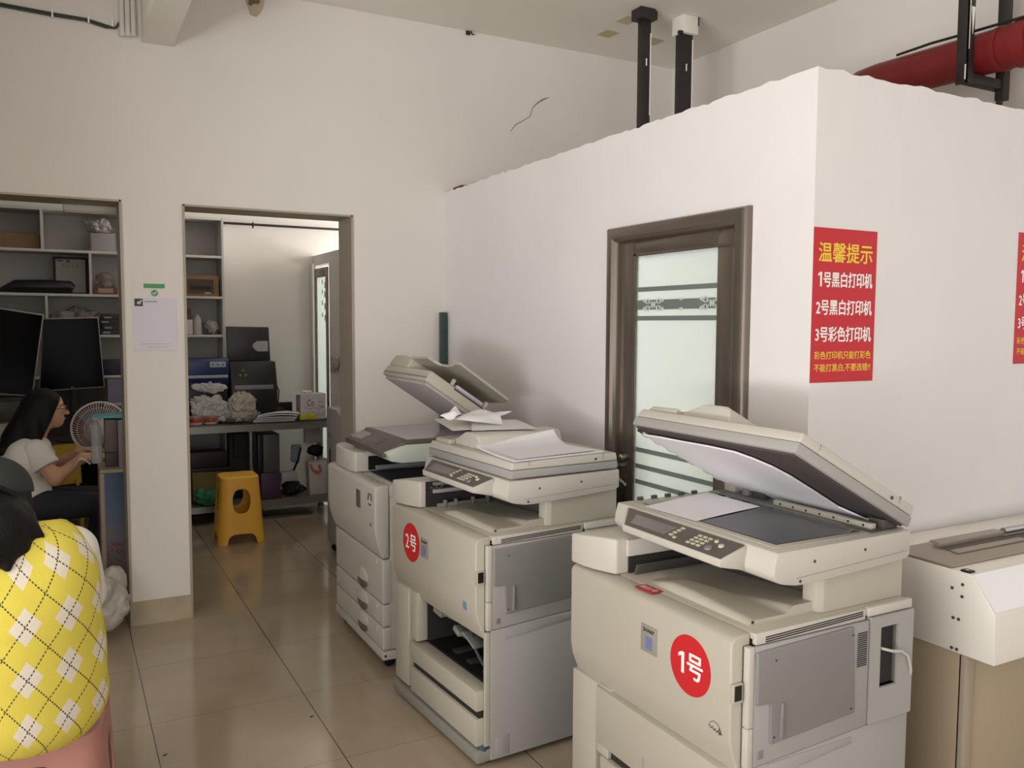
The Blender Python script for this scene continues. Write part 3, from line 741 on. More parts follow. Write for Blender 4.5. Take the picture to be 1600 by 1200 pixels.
    MB().box(-.037, -.0355, .03, .05, .662, .678).build('small_label', LCD, t, smooth=0)
    return t
copier_three(c3)
A3 = math.radians(34); L3 = .478
b3 = MB().box(-L3, 0, -.02, .556, 0, .055).build('document_lid', BEIGE, c3, bevel=.006, loc=(.60, 0, 1.050), rot=(0, A3, 0))
MB().box(-L3+.02, -.02, .0, .54, -.012, .001).build('white_mat', mat('mat_grey_white', '#b9b2b2', .6), b3, bevel=.002)
MB().box(-L3-.004, -L3+.002, -.015, .55, .016, .021).build('lid_groove', GREY2, b3, smooth=0)
MB().prism([(.30, .055), (.30, .112), (.42, .125), (.54, .122), (.562, .09), (.556, .055)], 'x', -L3+.004, -.03).build('feeder_cover', BEIGE, b3, bevel=.01, seg=3)
wing = [(-.474, .32), (-.464, .137), (-.43, .135), (-.40, .118), (-.388, .06), (-.392, .0), (-.408, -.06), (-.40, -.092), (-.09, -.07), (-.065, .0), (-.06, .32)]
m = MB(); n = len(wing)
zf = lambda x, y: .108+.03*max(0, (.32-y)/.4)
m.add([(x, y, zf(x, y)) for x, y in wing]+[(x, y, zf(x, y)+.012) for x, y in wing], [tuple(range(n)), tuple(range(2*n-1, n-1, -1))]+[(i, i+n, (i+1) % n+n, (i+1) % n) for i in range(n)])
m.build('feeder_tray', BEIGE, b3, bevel=.002, smooth=0)
MB().box(-.33, -.17, -.022, .02, .055, .07).build('paper_guide', mat('mauve_white', '#c3bcc6', .4), b3, bevel=.003)
MB().box(-.335, -.16, -.0215, -.0195, .044, .05).build('guide_slot', SEAM, b3, smooth=0)
for k in range(2): MB().box(-.36+.2*k, -.345+.2*k, -.02, .0, .055, .085).build('tray_support', BEIGE, b3, bevel=.002)
for y in (.03, .46): MB().box(.54, .60, y, y+.06, 1.03, 1.06).build('hinge', GREY2, c3, bevel=.004)

# crumpled and folded sheets on the feeder of the middle copier (its local frame)
def c2w(x, y, z):
    th = .0599; o = Vector((1.3201, 2.593, 0))
    return o+Vector((x*math.cos(th)-y*math.sin(th), x*math.sin(th)+y*math.cos(th), z))
def sheet4(corners, label, bend=0.0, wob=0.0, material=WHITEP, group='loose sheets on the middle photocopier', seed=0):
    a, b_, c_, d_ = [Vector(p) for p in corners]
    def fn(i, j):
        p = (a*(1-i)+b_*i)*(1-j)+(d_*(1-i)+c_*i)*j
        p = p.copy(); p.z += bend*math.sin(PI*i)*math.sin(PI*j)+wob*math.sin(7*i+seed)*math.sin(5*j+seed); return p
    o = MB().sheet(fn, 14, 14, .0008).build('paper_sheet', material, None, smooth=60)
    return tag(o, label, 'paper', group)
Zc = 1.147
fl = MB().hull([(.07, .45, 1.149), (.36, .43, 1.149), (.34, .64, 1.172), (.09, .655, 1.172), (.07, .45, 1.153), (.36, .43, 1.153), (.34, .64, 1.178), (.09, .655, 1.178)]).build('feeder_flap', BEIGE2, c2, bevel=.003)
sheet4([c2w(.095, .50, 1.192), c2w(.261, .593, 1.212), c2w(.325, .52, 1.203), c2w(.284, .411, 1.166)], 'creased sheet with its pointed corner hanging over the feeder', .006, .005)
sheet4([c2w(.19, .59, 1.196), c2w(.42, .565, 1.2), c2w(.34, .54, 1.185), c2w(.20, .54, 1.183)], 'flat white sheet reaching furthest back on the feeder of the middle photocopier', .004, .002, seed=2)
sheet4([c2w(.05, .52, 1.2), c2w(.14, .56, 1.232), c2w(.146, .51, 1.212), c2w(.084, .482, 1.192)], 'small crumpled scrap at the front of the feeder of the middle photocopier', .012, .006, seed=4)
sheet4([c2w(.14, .42, 1.150), c2w(.20, .53, 1.180), c2w(.40, .50, 1.172), c2w(.40, .33, 1.152)], 'shaded sheet lying under the creased ones on the feeder', .004, .001, mat('paper_shade_grey', '#d9d6d6', .7))  # shade from the sheets above is put into this greyer white

# --- binding machine on its cabinet at the right
bm_ = thing('binding_machine', 'long white binding machine with sloped glossy front on a beige cabinet', 'machine', (2.3, 0, 0), 0)
CREAM = mat('cream_enamel', '#e6e1d8', .3, coat=.3); WHITEG = mat('white_gloss_enamel', '#eceae8', .2, spec=.8, coat=.8)
TAUPE = mat('taupe_steel', '#a0968a', .35, metal=.25); CAB = mat('beige_cabinet', '#a8987f', .55)
XR = 1.36
MB().prism([(1.862, .612), (1.401, .614), (1.404, .762), (1.478, .858), (1.862, .862)], 'x', .0, XR).build('housing', CREAM, bm_, bevel=.003)
MB().prism([(1.4055, .766), (1.4765, .856), (1.4745, .859), (1.402, .768)], 'x', .002, XR).build('sloped_front', WHITEG, bm_, smooth=0)
MB().box(.0, XR, 1.543, 1.752, .862, .868).build('top_plate', TAUPE, bm_, bevel=.002)
MB().box(.0, XR, 1.756, 1.862, .861, .866).build('rear_top_strip', CREAM, bm_, bevel=.002)
MB().box(.15, .49, 1.686, 1.706, .868, .886).box(.15, .487, 1.702, 1.722, .88, .886).build('raised_guide', TAUPE, bm_, bevel=.002)
MB().box(.145, XR-.05, 1.63, 1.685, .8675, .8695).build('slot', mat('slot_shade', '#5b544c', .5), bm_, smooth=0)
MB().box(.137, .49, 1.612, 1.638, .869, .876).build('slide_rail', TAUPE, bm_, bevel=.002)
MB().cyl((.49, 1.69, .884), (XR-.04, 1.69, .884), .011).build('clamp_bar', STEEL, bm_)
sw = MB().box(-.0+.004, .03, 1.487, 1.516, .858, .864).build('rocker_switch', BLACK, bm_, bevel=.001)
MB().box(.013, .018, 1.498, 1.506, .8638, .8648).build('switch_mark', WHT, sw, smooth=0)
m = MB()
for y, z in ((1.536, .804), (1.504, .822), (1.504, .786), (1.529, .716), (1.512, .716), (1.53, .625), (1.514, .625)): m.cyl((-.0022, y, z), (.001, y, z), .0048, n=10)
build_each(m, 'bolt', DGREY, bm_)
MB().box(.005, XR, 1.50, 1.862, .0, .612).build('cabinet', CAB, bm_, bevel=.003)
MB().box(.005, .05, 1.487, 1.51, .0, .612).build('corner_post', mat('beige_post', '#a39682', .5), bm_, bevel=.003)
MB().box(.056, .60, 1.494, 1.505, .03, .60).build('cabinet_door', CAB, bm_, bevel=.003)
MB().box(.61, 1.15, 1.494, 1.505, .03, .60).build('cabinet_door', CAB, bm_, bevel=.003)

# ================================================================== writing on the walls
def poster(x0, z1, label, full=True):
    Wp, Hp = .286, .482
    p = MB().box(0, Wp, -.0016, .0, -Hp, 0).build('notice_poster', RED, None, smooth=0, loc=(x0, 1.8725, z1))
    tag(p, label, 'poster', 'red notice posters on the cabin wall')
    M4 = facing_minus_y(0, -.0018, 0)
    L = lambda t, fy, wd, ht, bo, x=None: (t, (Wp-wd*Wp)/2 if x is None else x*Wp, -fy*Hp-ht*Hp/2, wd*Wp, ht*Hp, bo)
    text_on('heading', [L('温馨提示', .155, .85, .125, .022)], YEL, p, M4)
    text_on('lettering', [('1', .075*Wp, -.33*Hp-.047*Hp, .06*Wp, .094*Hp, 0), L('号黑白打印机', .33, .775, .098, .03, .16), L('2号黑白打印机', .51, .88, .098, .03), L('3号彩色打印机', .685, .88, .098, .03)], WHT, p, M4)
    text_on('small_lettering', [L('彩色打印机只能打彩色', .822, .90, .052, .016), L('不能打黑白,不要选错!!', .905, .90, .052, .016)], YEL, p, M4)
    return p
poster(2.054, 1.877, 'red notice poster with yellow and white characters at the corner of the cabin')
poster(3.103, 1.918, 'red notice poster cut off by the right edge of the photo')

pp = MB().box(.33, .535, 4.6965, 4.6995, 1.43, 1.70).build('payment_poster', mat('poster_lilac_white', '#d6d2dc', .5), None, smooth=0)
tag(pp, 'white payment poster with a dark square picture on the pillar', 'poster')
av = MB().box(.336, .375, 4.6955, 4.697, 1.657, 1.695).build('picture', mat('picture_dark', '#3a3033', .5), pp, smooth=0)
MB().ell((.357, 4.6952, 1.674), (.010, .001, .008), 8).ell((.367, 4.6952, 1.684), (.005, .001, .005), 8).build('pale_shape', mat('pale_shape', '#cfc7c4', .6), av)
m = MB()
for k in range(5): m.box(.385+.012*k, .394+.012*k, 4.6958, 4.697, 1.677, 1.684)
m.build('caption', mat('caption_grey', '#8d888f', .6), pp, smooth=0)
MB().box(.36, .50, 4.6958, 4.697, 1.462, 1.465).box(.39, .49, 4.6958, 4.697, 1.446, 1.449).build('footer_line', mat('footer_grey', '#b9b4bf', .6), pp, smooth=0)
GRN = mat('banner_green', '#4f9a63', .5)
gb = MB().box(.381, .481, 4.6965, 4.6995, 1.750, 1.772).build('green_label', GRN, None, smooth=0); tag(gb, 'small green strip stuck on the pillar above the payment poster', 'sticker')
gc = MB().cyl((.432, 4.6965, 1.725), (.432, 4.6995, 1.725), .0165, n=32).build('check_sticker', GRN, None); tag(gc, 'round green sticker with a white tick on the pillar', 'sticker')
MB().tube([(.422, 4.6955, 1.7265), (.429, 4.6955, 1.719), (.443, 4.6955, 1.733)], .0022, 6).build('tick', WHT, gc)

cr_ = MB().tube([(2.494, 4.699, 2.764), (2.53, 4.699, 2.81), (2.575, 4.699, 2.836), (2.635, 4.699, 2.874), (2.653, 4.699, 2.931), (2.69, 4.699, 2.965), (2.726, 4.699, 2.988), (2.773, 4.699, 3.009)], [.0015, .003, .0025, .002, .0025, .004, .005, .001], 6).build('plaster_crack', mat('crack_grey', '#8f8880', .9), None)
tag(cr_, 'thin crack in the back wall plaster above the cabin', 'crack')
for (x, y, lb) in ((.8436, 3.2644, 'small dark speck on the floor near the tile joint'), (.2919, 3.2124, 'dark scrap on the floor tile beside the pink stool')):
    tag(MB().ell((x, y, .0015), (.009, .004, .0015), 8, rot=(0, 0, .4)).build('floor_scrap', SEAM, None), lb, 'scrap')

# ================================================================== overhead things
tubes = [MB().tube([(.312+.026*k, 4.684, 3.0+.004*k), (.312+.026*k, 4.684, 3.322)], .0125, 12) for k in range(3)]
for k, t_ in enumerate(tubes):
    o = t_.build('conduit', mat('white_conduit', '#dcd8d0', .4), None)
    MB().tube([(.312+.026*k, 4.684, 2.985+.004*k), (.312+.026*k, 4.684, 3.002+.004*k)], .0145, 12).build('conduit_cap', mat('white_conduit', '#dcd8d0', .4), o)
    tag(o, ['left one of three white conduits beside the ceiling beam', 'middle one of three white conduits beside the ceiling beam', 'right one of three white conduits touching the ceiling beam'][k], 'conduit', 'white conduits beside the beam')
cb = MB().tube([(-2.55, 4.69, 3.06), (-.9, 4.69, 3.05), (-.2, 4.69, 3.043), (.0, 4.69, 3.036), (.15, 4.69, 3.036), (.24, 4.69, 3.018), (.285, 4.69, 3.022), (.30, 4.688, 3.05)], .0055, 8).tube([(-2.55, 4.69, 3.073), (-.9, 4.69, 3.062), (-.2, 4.69, 3.053), (.0, 4.69, 3.046), (.15, 4.69, 3.044), (.22, 4.69, 3.032), (.28, 4.69, 3.02)], .005, 8).build('cable', mat('dark_green_cable', '#39423a', .5), None)
tag(cb, 'pair of dark green cables clipped along the wall at top left', 'cable')
m = MB()
for x in (-.5, .01, .165, .27): m.box(x-.004, x+.004, 4.682, 4.70, 3.025, 3.062)
build_each(m, 'cable_clip', WHT, cb, bevel=.001)
hk = MB().box(2.19, 2.215, 4.688, 4.70, 3.30, 3.322).tube([(2.222, 4.69, 3.322), (2.222, 4.675, 3.30), (2.228, 4.66, 3.296)], .004, 8).build('ceiling_hook', IRON, None, bevel=.001)
tag(hk, 'small black hook where the back wall meets the ceiling', 'hook')
pt = MB().prism([(.90, 3.30), (1.01, 3.30), (1.0, 3.245), (.985, 3.215), (.965, 3.195), (.935, 3.20), (.92, 3.25)], 'y', 4.694, 4.70).build('paper_scrap', mat('old_paper', '#b9ab94', .8, noise=.15, nscale=18), None, smooth=0)
MB().ell((.955, 4.692, 3.275), (.03, .003, .018), 8).ell((.935, 4.692, 3.255), (.012, .003, .01), 8).build('olive_stain', mat('olive_stain', '#6f6c47', .8), pt)
tag(pt, 'torn scrap of old paper high on the back wall', 'paper scrap')
for k, (x, y, lb) in enumerate(((2.96, 4.33, 'yellowed square patch on the ceiling nearest the back wall'), (2.93, 4.09, 'pale yellow square patch on the ceiling beside the foot of the thin post'), (3.285, 4.31, 'faint yellow square patch on the ceiling between the two black posts'))):
    o = MB().obox((x, y, H_C-.0015), (.10, .10, .003), (0, 0, .1)).build('tape_patch', mat('yellowed_tape', '#bfb48a', .7) if k != 1 else mat('yellowed_tape_pale', '#c4bb9d', .7), None, smooth=0)
    tag(o, lb, 'tape patch', 'tape patches on the ceiling')
def post(x, y, wx, wy, label, plate):
    o = MB().box(x-wx/2, x+wx/2, y-wy/2, y+wy/2, 2.3305, H_C-.02).build('ceiling_post', IRON, None, bevel=.002)
    tag(o, label, 'post', 'black posts above the cabin')
    pl = MB()
    if plate == 0: pl.box(x-.07, x+.03, y-.06, y+.03, H_C-.06, H_C-.0005).box(x-.04, x+.06, y-.04, y+.05, H_C-.05, H_C-.001).build('top_bracket', IRON, o, bevel=.002)
    else:
        pl.box(x-.05, x+.06, y-.05, y+.05, H_C-.1, H_C-.0005).build('top_bracket', CEIL, o, bevel=.004)
        MB().box(x-.075, x-.05, y-.05, y-.03, H_C-.11, H_C-.095).box(x+.055, x+.065, y-.05, y+.05, H_C-.05, H_C-.002).build('bracket_edge', IRON, o)
    MB().box(x+wx/2-.006, x+wx/2+.001, y-wy/2-.0012, y-wy/2+.002, 2.75, 3.2).box(x-.006, x+.002, y-wy/2-.0012, y-wy/2+.001, 3.02, 3.06).build('paint_drip', WHT, o, smooth=0)
    return o
post(2.935, 3.93, .055, .05, 'thin black post rising from the cabin to the ceiling', 0)
post(3.195, 3.90, .085, .05, 'wide black post with a white top plate beside the thin post', 1)
rp = MB().tube([(3.42, 1.3, 2.685), (3.42, 2.0, 2.70), (3.42, 2.75, 2.712), (3.44, 2.85, 2.714), (3.50, 2.92, 2.715), (3.60, 2.94, 2.715), (3.74, 2.94, 2.715)], .086, 32).build('pipe', PIPE, None); tag(rp, 'large dark red pipe running above the cabin', 'pipe')
MB().tube([(3.42, 2.03, 2.70), (3.42, 2.09, 2.701)], .094, 32).tube([(3.42, 2.15, 2.702), (3.42, 2.17, 2.702)], .091, 32).build('pipe_coupling', PIPE, rp)
ck = MB().tube([(3.37, 1.4, 2.771), (3.37, 2.0, 2.785), (3.365, 2.25, 2.790), (3.365, 2.45, 2.797), (3.365, 2.62, 2.793)], .006, 8).build('cable', BLACK, None); tag(ck, 'thin black cable lying along the top of the red pipe', 'cable')
hg = MB().box(3.285, 3.325, 2.225, 2.232, 2.565, H_C-.01).box(3.285, 3.292, 2.225, 2.275, 2.565, H_C-.01).build('pipe_hanger', IRON, None, bevel=.001)
MB().box(3.292, 3.56, 2.232, 2.275, 2.572, 2.612).build('crossbar', IRON, hg, bevel=.002)
MB().box(3.535, 3.575, 2.225, 2.265, 2.53, H_C-.01).build('rear_bar', IRON, hg, bevel=.002)
MB().box(3.585, 3.62, 2.28, 2.29, 2.53, H_C-.01).build('angle_bar', IRON, hg, bevel=.002)
MB().box(3.2845, 3.2855, 2.23, 2.236, 2.58, 2.64).box(3.29, 3.294, 2.2238, 2.2255, 2.70, 2.9).prism([(3.30, 2.87), (3.322, 2.87), (3.311, 2.76)], 'y', 2.2238, 2.2255).build('paint_drip', WHT, hg, smooth=0)
tag(hg, 'black iron hanger with a crossbar holding up the red pipe', 'hanger')
bt = MB().box(2.09, 2.15, 4.54, 4.66, 2.361, 2.385).build('wood_scrap', mat('brown_board', '#6b4d3a', .7), None, bevel=.002); tag(bt, 'brown board end lying on top of the cabin at the back wall', 'board')
b2_ = MB().obox((2.45, 4.62, 2.415), (.03, .03, .17), (.2, .1, 0)).build('plaster_chip', mat('chip_grey', '#a8a096', .8), None, bevel=.003); tag(b2_, 'small grey stub standing on top of the cabin', 'stub')
po = MB().box(2.004, 2.042, 4.640, 4.675, 0, 1.643).build('square_pole', mat('dark_green_pole', '#2f4642', .4), None, bevel=.003); tag(po, 'dark green square pole standing in the corner behind the copiers', 'pole')

# ================================================================== stools
def stool(name, label, group, loc, rz, material, h=.46, wb=.17, wt=.135):
    """moulded square stool: flared skirt with an arch and an oval opening on each side"""
    N, K = 176, 84; m = MB(); n4 = 5.0
    def sq(a):
        c_, s_ = math.cos(a), math.sin(a); return (abs(c_)**n4+abs(s_)**n4)**(-1/n4)
    vs = {}
    def vert(i, j):
        i %= N
        if (i, j) not in vs:
            z = h*j/K; t = j/K; w_ = wb+(wt-wb)*t**.8; a = 2*PI*i/N; r = sq(a)*w_
            vs[(i, j)] = m.bm.verts.new((r*math.cos(a), r*math.sin(a), z))
        return vs[(i, j)]
    def hole(i, j):
        z = h*(j+.5)/K; a = (2*PI*(i+.5)/N) % (PI/2); a = a-PI/4 if False else a
        a = ((2*PI*(i+.5)/N+PI/4) % (PI/2))-PI/4
        t = math.tan(a)*(wb+(wt-wb)*z/h)
        if abs(t) < .105 and z < .075*max(0, 1-(abs(t)/.105)**4)**.5: return True
        return (abs(t)/.060)**2.6+(abs(z-.305)/.088)**2.6 < 1
    for i in range(N):
        for j in range(K):
            if not hole(i, j): m.bm.faces.new((vert(i, j), vert(i+1, j), vert(i+1, j+1), vert(i, j+1)))
    rim = [vert(i, K) for i in range(N)]
    for (sc2, dz) in ((.97, .006), (.90, .0095), (.6, .0085), (.2, .008)):
        nr = [m.bm.verts.new((v.co.x*0+math.cos(2*PI*i/N)*sq(2*PI*i/N)*wt*sc2, math.sin(2*PI*i/N)*sq(2*PI*i/N)*wt*sc2, h+dz)) for i, v in enumerate(rim)]
        for i in range(N): m.bm.faces.new((rim[i], rim[(i+1) % N], nr[(i+1) % N], nr[i]))
        rim = nr
    m.bm.faces.new(rim)
    for _ in range(6):   # ease the openings' edges
        mv = {}
        for e in m.bm.edges:
            if e.is_boundary:
                for v in e.verts: mv.setdefault(v, []).append(e.other_vert(v).co.copy())
        for v, nb in mv.items():
            if len(nb) == 2 and v.co.z > .004: v.co = v.co*.5+(nb[0]+nb[1])*.25
    o = m.build(name, material, None, smooth=50, loc=loc, rot=(0, 0, rz))
    md = o.modifiers.new('solid', 'SOLIDIFY'); md.thickness = .006; md.offset = -1
    return tag(o, label, 'stool', group)
stool('plastic_stool', 'orange-yellow plastic stool standing in the doorway to the rear room', None, (1.105, 6.28, 0), -.01, ORANGE, h=.47)
stool('plastic_stool', 'pink plastic stool under the person in the yellow argyle vest', None, (-.075, 2.665, 0), -.12, PINK, h=.452, wb=.19, wt=.165)

# ================================================================== people
def argyle():
    m = bpy.data.materials.new('yellow_argyle_knit'); m.use_nodes = True; nt = m.node_tree; b = nt.nodes['Principled BSDF']; b.inputs['Roughness'].default_value = .9
    uv = nt.nodes.new('ShaderNodeUVMap'); sep = nt.nodes.new('ShaderNodeSeparateXYZ'); nt.links.new(uv.outputs[0], sep.inputs[0])
    def mth(op, a, bb=None):
        n = nt.nodes.new('ShaderNodeMath'); n.operation = op
        for i, v in enumerate((a, bb)):
            if v is None: continue
            if hasattr(v, 'links'): nt.links.new(v, n.inputs[i])
            else: n.inputs[i].default_value = v
        return n.outputs[0]
    a, c = mth('DIVIDE', sep.outputs['X'], .098), mth('DIVIDE', sep.outputs['Y'], .135)
    fa, fc = mth('ABSOLUTE', mth('SUBTRACT', mth('FRACT', a), .5)), mth('ABSOLUTE', mth('SUBTRACT', mth('FRACT', c), .5))
    dia = mth('LESS_THAN', mth('ADD', fa, fc), .36)
    def dash(p, q):
        d = mth('ABSOLUTE', mth('SUBTRACT', mth('FRACT', mth('ADD', p, .5)), .5))
        on = mth('LESS_THAN', d, .022)
        return mth('MULTIPLY', on, mth('GREATER_THAN', mth('FRACT', mth('MULTIPLY', q, 9.0)), .35))
    su, di = mth('ADD', a, c), mth('SUBTRACT', a, c)
    ln = mth('MAXIMUM', dash(su, di), dash(di, su))
    m1 = nt.nodes.new('ShaderNodeMix'); m1.data_type = 'RGBA'; nt.links.new(dia, m1.inputs[0]); m1.inputs[6].default_value = srgb('#d9c84f'); m1.inputs[7].default_value = srgb('#ded3c2')
    m2 = nt.nodes.new('ShaderNodeMix'); m2.data_type = 'RGBA'; nt.links.new(ln, m2.inputs[0]); nt.links.new(m1.outputs[2], m2.inputs[6]); m2.inputs[7].default_value = srgb('#4a4438')
    nt.links.new(m2.outputs[2], b.inputs['Base Color'])
    n = nt.nodes.new('ShaderNodeTexNoise'); n.inputs['Scale'].default_value = 160; bp = nt.nodes.new('ShaderNodeBump'); bp.inputs['Strength'].default_value = .25; bp.inputs['Distance'].default_value = .004
    nt.links.new(n.outputs['Fac'], bp.inputs['Height']); nt.links.new(bp.outputs['Normal'], b.inputs['Normal'])
    return m
def hand(wr, dirv, side, up_v, curl=.5, s=1.0):
    """palm, four fingers of unequal length and a thumb, as capsules; wr wrist, dirv towards the fingers, side towards the thumb"""
    w_, d_, sd, u_ = Vector(wr), Vector(dirv).normalized(), Vector(side).normalized(), Vector(up_v).normalized()
    P = [('c', tuple(w_), tuple(w_+d_*.075*s), .024*s, .020*s)]
    for k, (off, ln) in enumerate(((.026, .070), (.009, .078), (-.009, .072), (-.026, .058))):
        b0 = w_+d_*.078*s+sd*off*s; P.append(('c', tuple(w_+d_*.03*s+sd*off*.8*s), tuple(b0), .014*s, .0105*s, .012))
        m1 = b0+(d_*math.cos(curl*.6)-u_*math.sin(curl*.6))*ln*.55*s; e1 = m1+(d_*math.cos(curl*1.5)-u_*math.sin(curl*1.5))*ln*.48*s
        P += [('c', tuple(b0), tuple(m1), .0098*s, .0088*s, .006), ('c', tuple(m1), tuple(e1), .0088*s, .0075*s, .006)]
    t0 = w_+d_*.022*s+sd*.022*s; t1 = t0+(sd*.75+d_*.6-u_*.25)*.042*s; t2 = t1+(sd*.25+d_*.9-u_*.35)*.034*s
    return P+[('c', tuple(t0), tuple(t1), .0135*s, .0108*s, .01), ('c', tuple(t1), tuple(t2), .0105*s, .0085*s, .006)]
def head(c, s=1.0):
    """face towards +y in the head's own frame; returned as primitives around c"""
    x, y, z = c
    return [('e', (x, y-.005, z+.025), (.074*s, .092*s, .088*s)), ('e', (x, y+.03, z-.035), (.056*s, .058*s, .066*s)), ('c', (x, y+.055, z-.082), (x, y+.06, z-.08), .022*s, .02*s, .03),
            ('c', (x, y+.085*s, z+.012), (x, y+.106*s, z-.024), .0085*s, .0125*s, .012), ('c', (x-.02, y+.082, z-.058), (x+.02, y+.082, z-.058), .009, .009, .01),
            ('e', (x-.075*s, y-.005, z-.012), (.011, .022, .033), None, .01), ('e', (x+.075*s, y-.005, z-.012), (.011, .022, .033), None, .01),
            ('e', (x-.03, y+.07, z+.032), (.024, .014, .009), None, .012), ('e', (x+.03, y+.07, z+.032), (.024, .014, .009), None, .012)]
def eyes(parent, c):
    for sx in (-1, 1):
        MB().ell((c[0]+sx*.03, c[1]+.078, c[2]+.008), (.013, .009, .0085), 10).build('eye', mat('eye_white', '#d9d2cb', .3), parent)
        MB().ell((c[0]+sx*.03, c[1]+.0862, c[2]+.008), (.006, .0025, .006), 8).build('iris', mat('eye_dark', '#20140f', .2), parent)
        MB().tube([(c[0]+sx*.014, c[1]+.088, c[2]+.028), (c[0]+sx*.03, c[1]+.087, c[2]+.034), (c[0]+sx*.047, c[1]+.076, c[2]+.028)], .003, 6).build('eyebrow', HAIR, parent)
    MB().tube([(c[0]-.022, c[1]+.0875, c[2]-.056), (c[0], c[1]+.0935, c[2]-.055), (c[0]+.022, c[1]+.0875, c[2]-.056)], .0042, 8).build('lips', mat('lips', '#9c5e55', .5), parent)

# --- person in the yellow vest, seen from behind
PX, PY = -.135, 2.52
hc = (-.03, .10, 1.068)
body = [('e', (0, 0, .545), (.165, .125, .10)), ('c', (0, -.005, .58), (0, -.025, .80), .11, .105), ('c', (-.08, -.02, .93), (.08, -.02, .93), .09, .09), ('c', (0, .0, .98), (-.02, .075, 1.05), .062, .05)]
body += head(hc)
for sx in (-1, 1):
    sh, el, wr = (sx*.15, -.005, .955), (sx*.185, .14, .74), (sx*.09, .34, .66)
    body += [('c', sh, el, .052, .042), ('c', el, wr, .042, .027)]
    body += hand(wr, (-sx*.35, .9, -.1), (-sx*.8, -.3, .5), (sx*.3, .2, .9), .7)
    hp, kn, an = (sx*.085, .03, .535), (sx*.135, .42, .50), (sx*.14, .40, .09)
    body += [('c', hp, kn, .085, .058), ('c', kn, an, .056, .036), ('c', an, (sx*.145, .53, .035), .036, .028), ('c', (an[0], an[1]-.03, .03), (sx*.145, .5, .032), .03, .03)]
V, Fc = surface(body, .008, .03)
p1_ = mesh_obj('person', V, Fc, SKIN, None, (PX, PY, 0), (0, 0, .10))
tag(p1_, 'person from behind in a yellow argyle vest sitting on a pink stool', 'person')
eyes(p1_, hc)
sw_ = [('e', (.0, -.01, .57), (.226, .165, .15)), ('e', (.0, -.02, .70), (.222, .168, .17)), ('e', (.0, -.03, .82), (.202, .165, .16)), ('c', (-.075, -.035, .90), (.075, -.035, .90), .125, .125), ('c', (-.09, -.015, .96), (.09, -.015, .96), .085, .085), ('e', (0, .01, 1.0), (.12, .085, .06))]
V, Fc = surface(sw_, .01, .06, clip=[((-.16, .1, -1), -.487), ((0, .2, 1), 1.048)])
# soft folds in the knit
V[:, 1] -= .004*np.sin(V[:, 2]*38+V[:, 0]*14)*(V[:, 2] < .8)
vest = mesh_obj('knitted_vest', V, Fc, argyle(), p1_)
uvl = vest.data.uv_layers.new(name='UVMap'); n_l = len(vest.data.loops); vi = np.empty(n_l, int); vest.data.loops.foreach_get('vertex_index', vi)
ang = np.arctan2(V[:, 0], -(V[:, 1]+.0)); U = ang*.19+.03-.012*(V[:, 2]-.8)*8*0; W_ = V[:, 2]+.05-.10*V[:, 0]
uvl.data.foreach_set('uv', np.stack([U[vi], W_[vi]], 1).astype(np.float32).ravel())
TEE = mat('white_tee', '#dcd6cf', .85, bump=.3, bscale=14)
for sx in (-1, 1):
    V, Fc = surface([('c', (sx*.14, -.005, .955), (sx*.172, .10, .79), .072, .072)], .008, .03, clip=[((sx*.35, .55, -.75), -.475)])
    mesh_obj('white_sleeve', V, Fc, TEE, p1_)
V, Fc = surface([('e', (0, -.0, .55), (.175, .135, .105)), ('c', (-.085, .03, .535), (-.135, .42, .50), .096, .07), ('c', (.085, .03, .535), (.135, .42, .50), .096, .07), ('c', (-.135, .42, .50), (-.14, .40, .13), .068, .058), ('c', (.135, .42, .50), (.14, .40, .13), .068, .058)], .01, .03, clip=[((0, 0, -1), -.10)])
mesh_obj('trousers', V, Fc, mat('dark_trousers', '#26272c', .8), p1_)
for sx in (-1, 1):
    V, Fc = surface([('c', (sx*.14, .37, .05), (sx*.147, .55, .04), .042, .036), ('c', (sx*.14, .36, .08), (sx*.14, .40, .10), .042, .04)], .008, .03, clip=[((0, 0, -1), -.002)])
    mesh_obj('shoe', V, Fc, mat('grey_shoe', '#6b6866', .6), p1_)
x, y, z = hc
hr = [('e', (x, y-.012, z+.035), (.092, .105, .098)), ('c', (x+.0, y-.06, z+.0), (x+.0, y-.17, z-.02), .085, .075), ('c', (x+.0, y-.17, z-.02), (x-.02, y-.235, z-.055), .07, .035), ('c', (x+.045, y-.13, z-.01), (x+.055, y-.215, z-.06), .045, .016), ('c', (x-.04, y-.13, z-.01), (x-.06, y-.22, z-.055), .055, .028), ('c', (x+.01, y-.20, z-.05), (x+.02, y-.255, z-.10), .042, .008), ('c', (x+.055, y-.15, z-.01), (x+.105, y-.20, z-.04), .025, .004)]
V, Fc = surface(hr, .008, .03, clip=[((0, .9, -.35), (y+.055)*.9-.35*(z+.0))])
mesh_obj('hair', V, Fc, HAIR, p1_)
CAP = mat('dark_grey_cap', '#2b2e2d', .85, bump=.2, bscale=120)
V, Fc = surface([('e', (x, y-.01, z+.05), (.099, .112, .098)), ], .006, .02, clip=[((0, -.12, -1), -(z+.045)+.12*-(y-.01)*1.0)])
cap = mesh_obj('cap', V, Fc, CAP, p1_)
m = MB().tube([(x-.05+.1*i/10, y-.122-.0*i, z+.052+.034*math.sin(PI*i/10)) for i in range(11)], .006, 8)
m.build('strap_gap', HAIR, cap)
MB().tube([(x+.004+.012*math.cos(a), y-.123, z+.048+.010*math.sin(a)) for a in [i*2*PI/14 for i in range(14)]], .0022, 6, closed=True).build('buckle', STEEL, cap)
MB().prism([(x-.07, y+.08), (x-.05, y+.15), (x, y+.17), (x+.05, y+.15), (x+.07, y+.08)], 'z', z+.05, z+.056).build('cap_brim', CAP, cap, bevel=.002)

